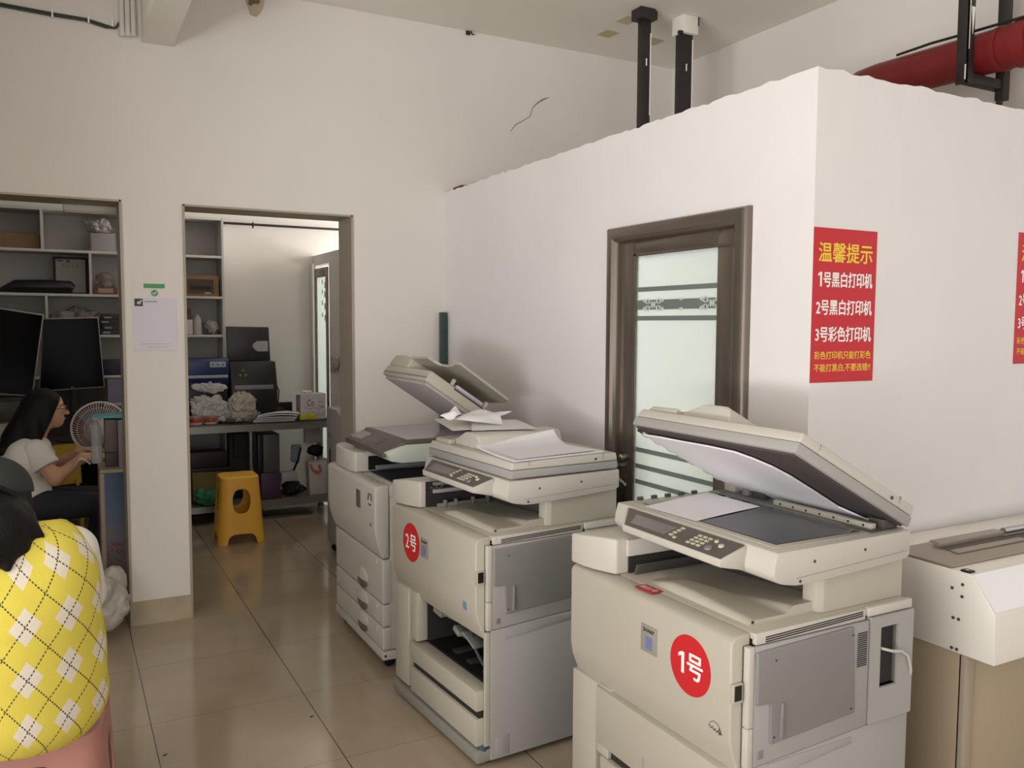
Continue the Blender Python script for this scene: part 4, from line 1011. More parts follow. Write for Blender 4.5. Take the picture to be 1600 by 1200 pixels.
# --- seated woman in the white T-shirt behind the counter (faces the counter)
WX, WY = -.188, 5.58
hw = (.0, .105, 1.065)
body = [('e', (0, -.02, .53), (.155, .12, .095)), ('c', (0, -.02, .56), (0, -.03, .72), .112, .115), ('c', (-.08, .005, .80), (.08, .005, .80), .098, .098), ('c', (0, .03, .88), (0, .075, .965), .055, .047)]
body += head(hw)
arm = {}
for sx in (-1, 1):
    sh, el, wr = (sx*.15, .04, .835), (sx*.20, .125, .69), ((.225, .265, .80) if sx > 0 else (-.06, .275, .80))
    arm[sx] = wr
    body += [('c', sh, el, .048, .038), ('c', el, wr, .038, .025)]
    body += hand(wr, (-sx*.15, .95, .05), (-sx*.9, .0, .35), (0, 0, 1), .45)
    hp, kn, an = (sx*.085, .02, .52), (sx*.12, .40, .50), (sx*.12, .34, .09)
    body += [('c', hp, kn, .08, .055), ('c', kn, an, .053, .035), ('c', an, (sx*.125, .47, .035), .034, .026), ('c', (an[0], an[1]-.03, .03), (sx*.12, .44, .032), .029, .029)]
V, Fc = surface(body, .007, .03)
p2_ = mesh_obj('person', V, Fc, SKIN, None, (WX, WY, 0), (0, 0, -PI/2+.06))
tag(p2_, 'long-haired woman in a white T-shirt and glasses sitting behind the counter', 'person')
eyes(p2_, hw)
V, Fc = surface([('e', (0, -.03, .56), (.165, .14, .10)), ('c', (0, -.03, .60), (0, -.035, .74), .135, .135), ('c', (-.08, .0, .80), (.08, .0, .80), .115, .115), ('e', (0, .02, .86), (.13, .09, .06))], .009, .05, clip=[((0, .1, 1), .935), ((0, .3, -1), -.50)])
V[:, 1] += .004*np.sin(V[:, 2]*50+V[:, 1]*20)
tee = mesh_obj('white_tshirt', V, Fc, TEE, p2_)
for sx in (-1, 1):
    V, Fc = surface([('c', (sx*.14, .035, .845), (sx*.20, .115, .705), .068, .078)], .008, .03, clip=[((sx*.3, .45, -.84), -.835*.84+.16)])
    mesh_obj('sleeve', V, Fc, TEE, p2_)
V, Fc = surface([('e', (0, -.015, .53), (.165, .13, .10)), ('c', (-.085, .02, .52), (-.12, .40, .50), .092, .068), ('c', (.085, .02, .52), (.12, .40, .50), .092, .068), ('c', (-.12, .40, .50), (-.12, .34, .12), .066, .055), ('c', (.12, .40, .50), (.12, .34, .12), .066, .055)], .01, .03, clip=[((0, 0, -1), -.09)])
mesh_obj('trousers', V, Fc, mat('navy_trousers', '#24262e', .8), p2_)
for sx in (-1, 1):
    V, Fc = surface([('c', (sx*.12, .31, .05), (sx*.127, .49, .04), .042, .036), ('c', (sx*.12, .30, .08), (sx*.12, .34, .10), .042, .04)], .008, .03, clip=[((0, 0, -1), -.002)])
    mesh_obj('shoe', V, Fc, mat('grey_shoe', '#6b6866', .6), p2_)
x, y, z = hw
hr = [('e', (x, y-.02, z+.035), (.094, .100, .093)), ('c', (x, y-.06, z), (x+.02, y-.16, z-.16), .085, .075), ('c', (x+.02, y-.15, z-.15), (x+.06, y-.225, z-.22), .07, .03), ('c', (x+.07, y+.0, z+.0), (x+.088, y+.02, z-.15), .032, .03), ('c', (x+.088, y+.02, z-.14), (x+.10, y+.04, z-.27), .03, .012), ('c', (x-.07, y, z), (x-.088, y+.02, z-.15), .032, .03), ('c', (x+.05, y-.06, z-.02), (x+.08, y-.07, z-.15), .05, .05)]
V, Fc = surface(hr, .008, .03, clip=[((0, .9, -.42), (y+.042)*.9-.42*(z-.0))])
mesh_obj('hair', V, Fc, HAIR, p2_)
gl = MB()
for sx in (-1, 1):
    gl.tube([(x+sx*.032+.021*math.cos(a), y+.098, z+.006+.017*math.sin(a)) for a in [i*2*PI/16 for i in range(16)]], .002, 6, closed=True)
    gl.tube([(x+sx*.053, y+.096, z+.008), (x+sx*.072, y+.06, z+.008), (x+sx*.08, y-.01, z+.004)], .0016, 6)
gl.tube([(x-.011, y+.099, z+.008), (x+.011, y+.099, z+.008)], .0018, 6)
gl.build('glasses', mat('thin_dark_frame', '#3a3432', .3, metal=.4), p2_)

# ================================================================== rear room
BOARD = mat('white_board', '#c9c6c0', .5)
sh = thing('shelf_unit', 'tall white shelf unit along the wall of the rear room', 'shelf', (0, 7.49, 0), 0)
XS0, XS1, DS = -1.6, 1.17, -.30
for z in (.40, .95, 1.478, 1.788, 2.115, 2.42): MB().box(XS0, XS1, DS, -.012, z-.02, z).build('shelf_board', BOARD, sh, bevel=.002)
MB().box(-.79, .59, DS, -.012, 1.146, 1.165).build('shelf_board', BOARD, sh, bevel=.002)
for x in (XS0-.02, XS1): MB().box(x, x+.02, DS, -.012, 0, 2.42).build('side_panel', BOARD, sh, bevel=.002)
MB().box(XS0, XS1, -.012, -.002, .0, 2.42).build('back_panel', mat('shelf_back', '#b4b0ab', .6), sh, smooth=0)
for x, z0, z1 in ((-.10, 2.115, 2.40), (.215, 1.788, 2.095), (-.085, 1.478, 1.768), (.60, 1.478, 1.768), (.60, .95, 1.458), (-.8, .95, 1.458), (.86, 1.788, 2.095), (.86, 1.478, 1.768), (.86, 2.115, 2.40)): MB().box(x-.009, x+.009, DS, -.012, z0, z1).build('divider', BOARD, sh, smooth=0)
def T(o, label, cat, group=None): return tag(o, label, cat, group)
# --- things on the shelf
CARD = mat('brown_cardboard', '#8a6d4d', .8, noise=.08, nscale=9)
T(MB().box(-.45, -.115, 7.24, 7.45, 2.116, 2.225).build('cardboard_box', CARD, None, bevel=.003), 'flat brown cardboard box on the top shelf at far left', 'box')
fr = MB().box(-.035, .20, 7.30, 7.32, 1.789, 2.07).build('certificate_frame', mat('dark_frame', '#2b2226', .4), None, bevel=.003); T(fr, 'framed certificate with a dark frame leaning on the shelf', 'frame')
MB().box(-.017, .182, 7.298, 7.302, 1.80, 2.052).build('certificate', mat('certificate_paper', '#9a948f', .6), fr, smooth=0)
MB().box(-.01, .03, 7.296, 7.3, 2.035, 2.045).box(.055, .08, 7.296, 7.3, 2.03, 2.046).build('printed_block', mat('print_dark', '#4b4549', .6), fr, smooth=0)
m = MB()
for k in range(4): m.box(.025+.032*k, .04+.032*k, 7.296, 7.3, 1.995, 2.012)
m.build('gold_characters', mat('faded_gold', '#93805c', .6), fr, smooth=0)
bb = MB().tube([(-.40, 7.24, 1.80), (-.36, 7.24, 1.815), (-.28, 7.24, 1.838), (-.1, 7.24, 1.84), (.07, 7.24, 1.838), (.098, 7.24, 1.825)], [.008, .02, .046, .05, .048, .03], 16).build('equipment_bag', BLACK, None); T(bb, 'long black cloth bag lying in front of the framed certificate', 'bag')
dc = thing('stone_ornament', 'small stone and plant ornament on a reddish wooden base', 'ornament', (.315, 7.29, 1.789))
MB().box(-.085, .085, -.05, .05, 0, .058).build('wood_base', mat('reddish_wood', '#6b3f38', .5), dc, bevel=.006)
MB().box(-.05, .055, -.052, -.049, .012, .046).build('plaque', mat('plaque', '#a98d74', .5), dc, smooth=0)
V, Fc = surface([('e', (random.uniform(-.06, .06), random.uniform(-.02, .02), .07+random.uniform(0, .08)), (random.uniform(.02, .04),)*3) for k in range(14)], .007, .02)
mesh_obj('stone', V, Fc, mat('mossy_stone', '#7d776a', .8, noise=.3, nscale=25), dc)
wb = MB().box(.225, .395, 7.24, 7.40, 2.116, 2.255).build('white_box', mat('greyish_carton', '#a9a3a6', .7), None, bevel=.004); T(wb, 'white carton on the top shelf beneath a plastic bag', 'box')
def crumple(c, r, n, sd, k=.03, res=.01, amp=1.0):
    g = np.random.default_rng(sd)
    V, F_ = surface([('e', tuple(np.array(c)+g.uniform(-1, 1, 3)*np.array(r)*.6), tuple(np.array(r)*g.uniform(.3, .55, 3))) for _ in range(n)], res, k)
    cc = V.mean(0); sc_l = max(r); out = V.copy()
    for q in range(len(V)):
        p = Vector(V[q]); d = (p-Vector(cc)); L = max(d.length, 1e-6)
        f = abs(noise.noise(p*(1.9/sc_l)+Vector((sd, 0, 0))))*.34+abs(noise.noise(p*(4.5/sc_l)+Vector((0, sd, 0))))*.20+abs(noise.noise(p*(9/sc_l)))*.09
        out[q] = np.array(p+d/L*(f-.2)*sc_l*.9*amp)
    return out, F_
def fit(V, lo, hi):
    a, b = V.min(0), V.max(0); return np.array(lo)+(V-a)/(b-a)*(np.array(hi)-np.array(lo))
def bag(label, lo, hi, material, sd, name='plastic_bag', cat='bag', n=16, amp=1.0):
    c = [(a+b)/2 for a, b in zip(lo, hi)]; r = [(b-a)/2 for a, b in zip(lo, hi)]
    V, F_ = crumple(c, r, n, sd, res=max(.007, max(r)/26), amp=amp); V = fit(V, lo, hi)
    return T(mesh_obj(name, V, F_, material, smooth=True), label, cat)
MILKY = mat('milky_plastic', '#b5afaa', .35, bump=.6, bscale=22)
CLEARP = mat('clear_film', '#d0cfcc', .12, spec=.9, bump=.9, bscale=26, alpha=.72)
bag('crumpled grey plastic bag on top of the white carton', (.17, 7.24, 2.256), (.385, 7.40, 2.375), MILKY, 3)
bag('plastic bag of papers on the shelf below the certificate', (-.065, 7.22, 1.479), (.27, 7.42, 1.70), mat('pinkish_bag', '#8c8382', .5, bump=.5, bscale=20), 4)
G_ST = 'dark boxes stacked on the lower shelf'
for k, (z0, z1, a, lb) in enumerate(((1.479, 1.515, .0, 'lowest dark flat box of the stack on the lower shelf'), (1.516, 1.56, .012, 'second dark flat box from the bottom of the stack on the lower shelf'), (1.561, 1.595, -.008, 'third dark flat box from the bottom of the stack on the lower shelf'), (1.596, 1.64, .01, 'topmost dark flat box of the stack on the lower shelf'))):
    o = MB().box(.275+a, .425+a, 7.22, 7.40, z0, z1).build('flat_box', mat('dark_box', '#34302f', .5), None, bevel=.002); T(o, lb, 'box', G_ST)
    MB().box(.29+a, .34+a, 7.2185, 7.221, z0+.01, z0+.022).build('box_label', mat('box_label', '#9b9793', .5), o, smooth=0)
# right-hand column of the shelf, seen through the second doorway
sp = MB().box(.89, 1.15, 7.22, 7.45, 1.789, 1.955).build('toaster_box', CARD, None, bevel=.004); T(sp, 'brown carton printed with a dark appliance on the middle shelf', 'box')
MB().box(.91, 1.11, 7.2185, 7.221, 1.81, 1.925).build('printed_picture', mat('print_brown', '#4d3f33', .6), sp, smooth=0)
MB().box(.93, 1.09, 7.2175, 7.219, 1.84, 1.87).build('printed_slot', SEAM, sp, smooth=0); MB().box(1.04, 1.09, 7.2172, 7.219, 1.81, 1.82).build('printed_caption', mat('cap_pale', '#b9b2a8', .6), sp, smooth=0)
def bottle(x, y, z, r, h, label, material, capm=None):
    o = MB().lathe([(r*.9, 0), (r, .01), (r, h*.72), (r*.85, h*.8), (r*.4, h*.88), (r*.38, h*.9)], (0, 0, 0), 20).build('bottle', material, None, loc=(x, y, z))
    MB().lathe([(r*.45, h*.9), (r*.45, h*.98), (r*.3, h)], (0, 0, 0), 16).build('bottle_cap', capm or material, o); return T(o, label, 'bottle')
jr = MB().box(.885, .945, 7.23, 7.30, 1.479, 1.60).build('white_jar', mat('white_tin', '#c3bfba', .4), None, bevel=.006); T(jr, 'white square tin at the left end of the small shelf', 'tin')
T(MB().hull([(.89, 7.25, 1.601), (.94, 7.25, 1.601), (.93, 7.29, 1.601), (.895, 7.26, 1.70), (.93, 7.26, 1.665), (.94, 7.27, 1.69)]).build('brown_pack', mat('brown_pack', '#5e4a3f', .6), None, bevel=.003), 'brown paper packet standing on the white tin', 'packet')
bottle(.985, 7.27, 1.479, .034, .165, 'white plastic bottle beside the square tin', mat('white_bottle', '#b9b3ae', .4))
bag('small clear plastic bag on the small shelf', (1.03, 7.22, 1.479), (1.155, 7.40, 1.60), MILKY, 6)
# --- curtain rod
rd = MB().tube([(1.19, 7.43, 2.41), (2.75, 7.43, 2.41)], .0105, 12).build('curtain_rod', mat('dark_rod', '#3a3838', .35, metal=.5), None); T(rd, 'dark curtain rod across the rear room wall', 'rod')
for x in (1.25, 2.7): MB().tube([(x, 7.43, 2.41), (x, 7.499, 2.41)], .007, 8).build('rod_bracket', IRON, rd)
MB().tube([(1.47, 7.43+.02*math.cos(a), 2.405+.025*math.sin(a)) for a in [i*2*PI/14 for i in range(14)]], .004, 6, closed=True).build('rod_ring', IRON, rd)
# --- batten lamp on the back of the lintel
lf = MB().box(.03, .284, 4.9305, 4.99, 2.145, 2.21).build('batten_lamp', mat('lamp_housing', '#d5cec4', .45), None, bevel=.006); T(lf, 'unlit white batten lamp fixed behind the top of the left doorway', 'lamp')
MB().box(.035, .28, 4.94, 4.98, 2.138, 2.146).build('diffuser', mat('lamp_diffuser', '#c8c2b9', .4), lf, bevel=.003)
# --- partition door
dr2 = MB().box(1.985, 1.999, 7.005, 7.06, 0, 2.05).box(1.985, 1.999, 7.36, 7.415, 0, 2.05).box(1.985, 1.999, 7.06, 7.36, 1.97, 2.05); dd = struct('door_2', dr2, BRONZE, bevel=.003)
struct('door_glass', MB().box(2.0, 2.01, 7.06, 7.36, .01, 1.97), FROST, parent=dd, smooth=0)
m = MB()
for z in (1.62, 1.72, 1.82, 1.9): m.ell((1.998, 7.12, z), (.003, .02, .03), 8).ell((1.998, 7.2, z+.03), (.003, .014, .02), 8)
struct('etched_ornament', m, BEIGE2, parent=dd)
struct('trim_3', MB().box(1.975, 1.999, 7.43, 7.495, 0, 2.1), mat('white_trim', '#e6e3de', .5), bevel=.003)
bag('white plastic bag hanging on the partition near the doorway', (1.93, 6.66, 1.17), (1.998, 6.80, 1.33), MILKY, 9)
# --- workbench
wt = thing('workbench', 'long metal workbench with a dark glass top in the rear room', 'table', (0, 0, 0))
ALU = mat('aluminium_profile', '#8f8d86', .35, metal=.6)
MB().box(.62, 1.97, 6.80, 7.17, .777, .787).build('glass_top', mat('dark_glass_top', '#3a3a38', .12), wt, bevel=.002)
MB().box(.62, 1.97, 6.805, 6.84, .72, .776).box(.62, 1.97, 7.13, 7.165, .72, .776).box(.62, .655, 6.805, 7.165, .72, .776).box(1.935, 1.97, 6.805, 7.165, .72, .776).build('apron', ALU, wt, smooth=0)
for x in (.62, 1.93):
    for y in (6.81, 7.125): MB().box(x, x+.04, y, y+.04, 0, .72).build('leg', ALU, wt, bevel=.003)
MB().box(.66, 1.93, 6.805, 6.835, .10, .15).box(.66, 1.93, 7.13, 7.16, .10, .15).build('lower_rail', ALU, wt, smooth=0)
MB().box(.625, 1.965, 6.83, 7.14, .143, .153).build('lower_shelf', mat('lower_shelf', '#7d7a73', .5), wt, smooth=0)
ZT, ZL = .788, .154
# blue wide printer and black printer stand behind the bench on a rack
rk = thing('equipment_rack', 'low dark rack behind the workbench carrying the printers', 'rack', (0, 0, 0))
MB().box(.62, 1.16, 7.185, 7.188, 0, .01).build('rack_foot', SEAM, rk, smooth=0)
MB().box(.62, 1.60, 6.92, 7.165, .86, .88).build('rack_top', SEAM, rk, bevel=.002)
for x in (.63, 1.56):
    for y in (6.93, 7.13): MB().box(x, x+.025, y, y+.025, ZT, .86).build('rack_leg', SEAM, rk, smooth=0)
bp_ = thing('wide_printer', 'dark blue wide printer with a pale button panel on the bench', 'printer', (0, 0, .881))
NAVY = mat('navy_plastic', '#2c3a66', .35)
MB().box(.64, 1.155, 6.93, 7.16, .0, .21).build('body', mat('printer_dark', '#2b292d', .4), bp_, bevel=.006)
MB().prism([(6.905, .29), (6.905, .40), (6.93, .415), (7.16, .415), (7.16, .21), (6.93, .21)], 'x', .63, 1.165).build('top_cover', NAVY, bp_, bevel=.006)
MB().box(.64, 1.155, 6.90, 6.93, .262, .285).build('front_strip', mat('strip_lilac', '#a9a6b4', .4), bp_, bevel=.003)
pb = MB().box(1.02, 1.14, 6.90, 6.906, .345, .39).build('button_panel', mat('panel_pale', '#9fb0b4', .4), bp_, bevel=.002)
for k in range(3): MB().cyl((1.04+.04*k, 6.901, .368), (1.04+.04*k, 6.896, .368), .006, n=10).build('button', SEAM, pb)
m = MB()
for k in range(5): m.box(.66+.095*k, .735+.095*k, 6.925, 6.932, .215, .258)
build_each(m, 'ink_bay', mat('ink_bay', '#4a2f36', .5), bp_)
kp = thing('flatbed_printer', 'black printer with its square lid raised and a pale control panel', 'printer', (0, 0, .881))
MB().prism([(6.88, .0), (6.88, .17), (6.92, .31), (6.95, .385), (7.16, .385), (7.16, .0)], 'x', 1.175, 1.535).build('body', mat('printer_black', '#242022', .4), kp, bevel=.008)
MB().box(1.20, 1.50, 6.873, 6.882, .165, .20).build('output_slot', mat('slot_silver', '#8d8890', .35), kp, bevel=.002)
ld = MB().prism([(1.19, .385), (1.535, .385), (1.525, .66), (1.185, .665)], 'y', 7.13, 7.155).build('lid', mat('lid_charcoal', '#37353a', .4), kp, bevel=.006)
MB().prism([(1.515, .46), (1.43, .46), (1.40, .485), (1.39, .505), (1.40, .525), (1.43, .545), (1.515, .545)], 'y', 7.124, 7.132).build('lid_window', mat('lid_window', '#b7b6b8', .4), ld, smooth=0)
cpn = MB().hull([(1.385, 6.914, .255), (1.535, 6.914, .255), (1.385, 6.944, .355), (1.535, 6.944, .355), (1.385, 6.93, .25), (1.535, 6.93, .25), (1.385, 6.96, .35), (1.535, 6.96, .35)]).build('control_panel', mat('panel_grey', '#8e8b90', .4), kp, bevel=.003)
MB().hull([(1.455, 6.929, .32), (1.525, 6.929, .32), (1.455, 6.934, .34), (1.525, 6.934, .34), (1.455, 6.94, .33), (1.525, 6.94, .33)]).build('display', SEAM, cpn, smooth=0)
for k in range(3): MB().ell((1.46+.025*k, 6.921, .285), (.008, .005, .009), 8).build('button', SEAM, cpn)
MB().ell((1.415, 6.925, .30), (.014, .005, .016), 8).build('dial', LCD, cpn)
for k, (x, z) in enumerate(((1.27, .315), (1.25, .28), (1.29, .28))): MB().cyl((x, 6.912, z), (x, 6.902, z), .012, n=12).build('indicator', mat('olive_light', '#77782f', .4), kp)
MB().tube([(1.53, 7.0, .24), (1.57, 6.99, .14), (1.56, 6.98, .04), (1.545, 6.97, -.02), (1.50, 6.97, -.06)], .005, 8).build('power_cord', BLACK, kp)
# things on the bench
bag('large crumpled clear plastic bag on the left of the bench', (.86, 6.83, ZT), (1.17, 6.915, 1.02), CLEARP, 11, n=26)
bag('knotted clear plastic bag bulging in the middle of the bench', (1.14, 6.82, ZT), (1.37, 6.91, 1.04), mat('clear_film_warm', '#cfc9b8', .12, spec=.9, bump=.9, bscale=30, alpha=.75), 12, n=22)
bag('white plastic wrap piled against the blue printer', (.87, 6.86, 1.02), (1.15, 6.90, 1.12), CLEARP, 14, n=14)
def tub(x, y, lab):
    o = MB().lathe([(.047, 0), (.052, .04), (.052, .05)], (0, 0, 0), 24).build('tub', mat('orange_red_tub', '#b4533a', .35), None, loc=(x, y, ZT)); MB().lathe([(.055, .05), (.055, .066), (.05, .07)], (0, 0, 0), 24).build('tub_lid', mat('tub_lid', '#a8837a', .25), o)
    MB().lathe([(.0525, .004), (.0535, .016), (.0535, .018)], (0, 0, 0), 24).build('tub_band', mat('tub_band', '#c9bfb4', .4), o); return T(o, lab, 'tub', 'orange tubs on the bench')
tub(.90, 6.855, 'left of the two orange-red round tubs on the bench'); tub(1.01, 6.862, 'right of the two orange-red round tubs beside the plastic bag')
ps = thing('paper_pile', 'loose pile of white papers on the middle of the bench', 'paper', (1.50, 6.90, ZT), -.12)
for k in range(5): MB().sheet(lambda i, j, k=k: (-.16+.32*i+.01*k, -.07+.14*j, .005+.011*k+.02*math.sin(i*PI)*(k/5)+.01*i*(k > 2)), 8, 4, .006).build('sheet', WHITEP, ps, smooth=60)
ct = thing('carton', 'white carton with black script lettering on the right of the bench', 'box', (1.83, 6.885, ZT), .0)
MB().box(-.11, .10, 0, .15, 0, .205).build('box_body', mat('white_carton', '#dcd9dc', .6), ct, smooth=0)
MB().hull([(-.11, 0, .205), (-.11, .15, .205), (-.16, .0, .20), (-.16, .15, .20), (-.11, 0, .207), (-.11, .15, .207)]).build('flap', mat('white_carton_flap', '#cfccce', .6), ct, smooth=0)
bag('crumpled tissue sticking out of the white carton', (1.74, 6.92, .985), (1.84, 7.0, 1.02), WHITEP, 21, 'tissue', 'tissue')
for tx in (('Co', -.055, .105, .055, .055, .0), ('202', .04, .13, .035, .012, .0), ('Total', .035, .092, .05, .018, .0)): text_on('lettering', [tx], BLACK, ct, facing_minus_y(0, -.0006, 0))
m = MB().tube([(-.08+.16*i/12, -.001, .085+.01*math.sin(i*1.3)) for i in range(13)], .0015, 5)
for k in range(8): m.tube([(-.09+.023*k, -.001, .02), (-.075+.023*k, -.001, .05+.01*(k % 2)), (-.068+.023*k, -.001, .02)], .0013, 5)
m.build('printed_sketch', mat('ink_grey', '#5a5a60', .6), ct)
text_on('side_lettering', [('Co', .05, .10, .035, .03, .0), ('note', .02, .075, .09, .02, .0)], mat('ink_grey', '#5a5a60', .6), ct, Matrix.Translation((-.1106, .15, 0)) @ Matrix.Rotation(-PI/2, 4, 'Z') @ Matrix.Rotation(PI/2, 4, 'X'))
yb = MB().box(1.70, 1.83, 6.82, 6.875, ZT, ZT+.045).build('yellow_box', mat('lemon_plastic', '#cdc33e', .4), None, bevel=.004); T(yb, 'bright yellow box in front of the white carton', 'box')
MB().box(1.765, 1.768, 6.819, 6.876, ZT, ZT+.0455).build('box_seam', mat('olive_seam', '#8a842c', .5), yb, smooth=0)
T(MB().box(1.44, 1.70, 7.08, 7.12, ZT, .915).build('black_slab', BLACK, None, bevel=.004), 'flat black panel standing behind the pile of papers', 'panel')
# things under the bench
mc = MB().box(.70, 1.16, 6.94, 7.12, ZL, .40).box(.70, 1.165, 6.935, 7.13, .40, .43).build('low_cabinet', mat('maroon_dark', '#33242a', .5), None, bevel=.003); T(mc, 'dark maroon low cabinet under the left of the bench', 'cabinet')
T(MB().box(.66, 1.14, 6.94, 7.12, .431, .56).build('storage_case', mat('maroon_dark_two', '#2d2126', .45), None, bevel=.006), 'dark plum case lying on the maroon cabinet under the bench', 'case')
fs = MB().box(1.17, 1.33, 7.0, 7.1, ZL, .69).box(1.20, 1.30, 6.96, 7.02, .50, .69).build('printer_stand', SEAM, None, bevel=.004); T(fs, 'black upright stand under the bench beside a tangle of cords', 'stand')
cd = MB()
for k in range(6): cd.tube([(1.338+.004*k, 6.90, .70), (1.35+.012*math.sin(k*2), 6.89, .55), (1.35+.012*math.sin(k), 6.89, .38), (1.345+.004*k, 6.91, .25), (1.34+.004*k, 6.93, ZL+.01)], .0045, 6)
T(cd.build('cord_bundle', BLACK, None), 'tangle of thin black cords hanging under the bench', 'cords')
pc = thing('computer_tower', 'dark grey computer tower on a purple case under the bench', 'computer', (1.475, 6.86, .372))
MB().box(-.065, .065, 0, .25, 0, .31).build('case', mat('case_grey', '#55585a', .4), pc, bevel=.006); MB().box(-.105, -.066, .02, .25, 0, .31).build('side_case', mat('case_black', '#26262c', .4), pc, bevel=.004)
pu = MB().box(1.385, 1.545, 6.85, 7.12, ZL, .37).build('purple_case', mat('dull_purple', '#4b3a52', .5), None, bevel=.01); T(pu, 'dull purple case under the computer tower', 'case')
ol = MB().hull([(.87, 6.84, .19), (1.10, 6.84, .19), (1.12, 6.90, .40), (.87, 6.90, .41), (.87, 6.925, .19), (1.12, 6.925, .2), (1.12, 6.925, .40), (.87, 6.925, .41)]).build('olive_bag', mat('olive_cloth', '#6f6330', .8), None, bevel=.01); T(ol, 'olive yellow cloth bag leaning under the left of the bench', 'bag')
bag('crumpled bright green plastic bag under the left of the bench', (.865, 6.765, .155), (1.09, 6.835, .30), mat('green_plastic', '#2f7a50', .3, bump=.6, bscale=24), 31)
T(MB().obox((1.61, 6.89, .325), (.13, .10, .07), (0, 0, .1)).build('white_package', mat('package_white', '#b3adac', .6), None, bevel=.004), 'small white package on the dark bag under the bench', 'package')
bag('dark shapeless bag under the right of the bench', (1.55, 6.85, ZL), (1.77, 7.05, .285), mat('dark_bag', '#2b2427', .4, bump=.5, bscale=20), 33)
dl = thing('desk_lamp', 'desk lamp with a pale blue shade folded under the bench', 'lamp', (1.70, 7.09, ZL))
MB().lathe([(.05, 0), (.05, .015), (.02, .02)], (0, 0, 0), 20).build('lamp_base', BLACK, dl)
MB().tube([(0, 0, .02), (-.01, -.02, .16), (.03, -.06, .28), (.05, -.07, .38)], .01, 8).build('lamp_arm', mat('arm_navy', '#22242e', .4), dl)
MB().hull([(-.03, -.05, .26), (.04, -.05, .24), (.05, -.07, .40), (-.03, -.07, .40), (-.02, .0, .26), (.06, -.0, .26), (.07, -.02, .40), (-.02, -.02, .405)]).build('lamp_shade', mat('shade_blue_white', '#93a2b4', .4), dl, bevel=.01)
sb = thing('shopping_bag', 'white paper shopping bag with an orange handle under the bench', 'bag', (1.86, 6.93, ZL))
MB().hull([(-.075, -.06, 0), (.075, -.06, 0), (-.075, .05, 0), (.075, .05, 0), (-.085, -.07, .27), (.085, -.065, .29), (-.085, .05, .27), (.085, .05, .29)]).build('bag_body', mat('bag_white', '#cac5c6', .6), sb, bevel=.006)
MB().tube([(-.07, -.075, .26), (-.06, -.085, .22), (-.02, -.085, .19), (.01, -.08, .20), (.0, -.078, .25)], .010, 8).build('bag_handle', mat('handle_orange', '#c96a3f', .5), sb)
bag('black round bundle on top of the shopping bag', (1.79, 6.93, .45), (1.93, 7.05, .56), mat('black_cloth', '#1d1a1b', .8), 35)
T(MB().box(1.80, 1.93, 7.06, 7.125, .56, .70).build('white_socket_box', mat('socket_white', '#c6c2bc', .5), None, bevel=.003), 'white box near the wall sockets under the bench', 'box')
# grey machine cabinet beyond the doorway
gm = thing('machine_cabinet', 'grey slant-topped machine cabinet standing beyond the doorway', 'cabinet', (1.60, 5.30, 0), 0)
GM = mat('cabinet_grey', '#9a9496', .45)
MB().prism([(0, .075), (.40, .075), (.40, 1.0), (.16, 1.0), (.0, .935)], 'x', .0, .36).build('housing', GM, gm, bevel=.006)
for z in (.66, .415): MB().box(-.004, .004, .30, .325, z-.09, z+.06).build('grip_slot', SEAM, gm, smooth=0)
MB().box(-.005, .003, .31, .33, .80, .83).build('red_mark', mat('dull_red', '#8d4a4a', .5), gm, smooth=0)
for y in (.05, .35):
    for x in (.04, .32): MB().cyl((x, y-.012, .025), (x, y+.012, .025), .025).box(x-.012, x+.012, y-.016, y+.016, .03, .08).build('caster', BLACK, gm)
T(MB().box(1.42, 1.80, 6.86, 7.10, .0, .012).build('floor_plate', mat('dark_plate_floor', '#4a4744', .4), None, bevel=.002), 'thin dark plate lying on the floor under the bench', 'plate')

# --- left part of the rear room
dk = thing('computer_desk', 'dark desk along the shelf behind the seated woman', 'desk', (0, 0, 0))
MB().box(-1.5, .30, 6.35, 6.95, .72, .75).build('desk_top', mat('desk_dark', '#3b3331', .5), dk, bevel=.003)
for x in (-1.48, .25): MB().box(x, x+.04, 6.37, 6.93, 0, .72).build('side_panel', mat('desk_dark', '#3b3331', .5), dk, bevel=.002)
MB().box(-1.44, .25, 6.90, 6.93, .2, .72).build('modesty_panel', mat('desk_darker', '#2b2523', .6), dk, smooth=0)
MB().box(-1.44, .27, 6.935, 6.95, .752, 1.10).build('dark_backdrop', mat('desk_darker', '#2b2523', .6), dk, smooth=0)  # dark board added to darken the view behind the fan
SCR = mat('black_screen', '#0e0d0f', .15, spec=.04); SILV = mat('silver_bezel', '#8e8c8a', .35, metal=.5)
def monitor(q, label, th=.035, mark=True, bdx=0.0):
    """q: corners TL TR BR BL of the front face"""
    P = [Vector(p) for p in q]; nrm = (P[1]-P[0]).cross(P[3]-P[0]).normalized()
    if nrm.y > 0: nrm = -nrm
    c = sum(P, Vector())/4; base = Vector((c.x+bdx, c.y+.02, .751))
    t = thing('monitor', label, 'monitor', base)
    rel = lambda v: v-base
    MB().hull([rel(p)for p in P]+[rel(p-nrm*th) for p in P]).build('bezel', SILV, t, bevel=.002)
    ins = [c+(p-c)*.965+nrm*.002 for p in P]; MB().hull([rel(p) for p in ins]+[rel(p-nrm*.004) for p in ins]).build('screen', SCR, t, smooth=0)
    low = (P[2]+P[3])/2
    MB().tube([rel(c-nrm*th-Vector((0, 0, .05))), Vector((0, .06, .25)), Vector((0, .05, .01))], .022, 12).build('stand_neck', SEAM, t)
    MB().lathe([(.11, 0), (.11, .01), (.03, .018)], (0, .05, 0), 24).build('stand_base', SEAM, t)
    if mark: MB().ell(rel(low+nrm*.002+Vector((0, 0, .012))), (.012, .003, .009), 8).build('round_mark', mat('mark_grey', '#5d5c5e', .4), t)
    return t
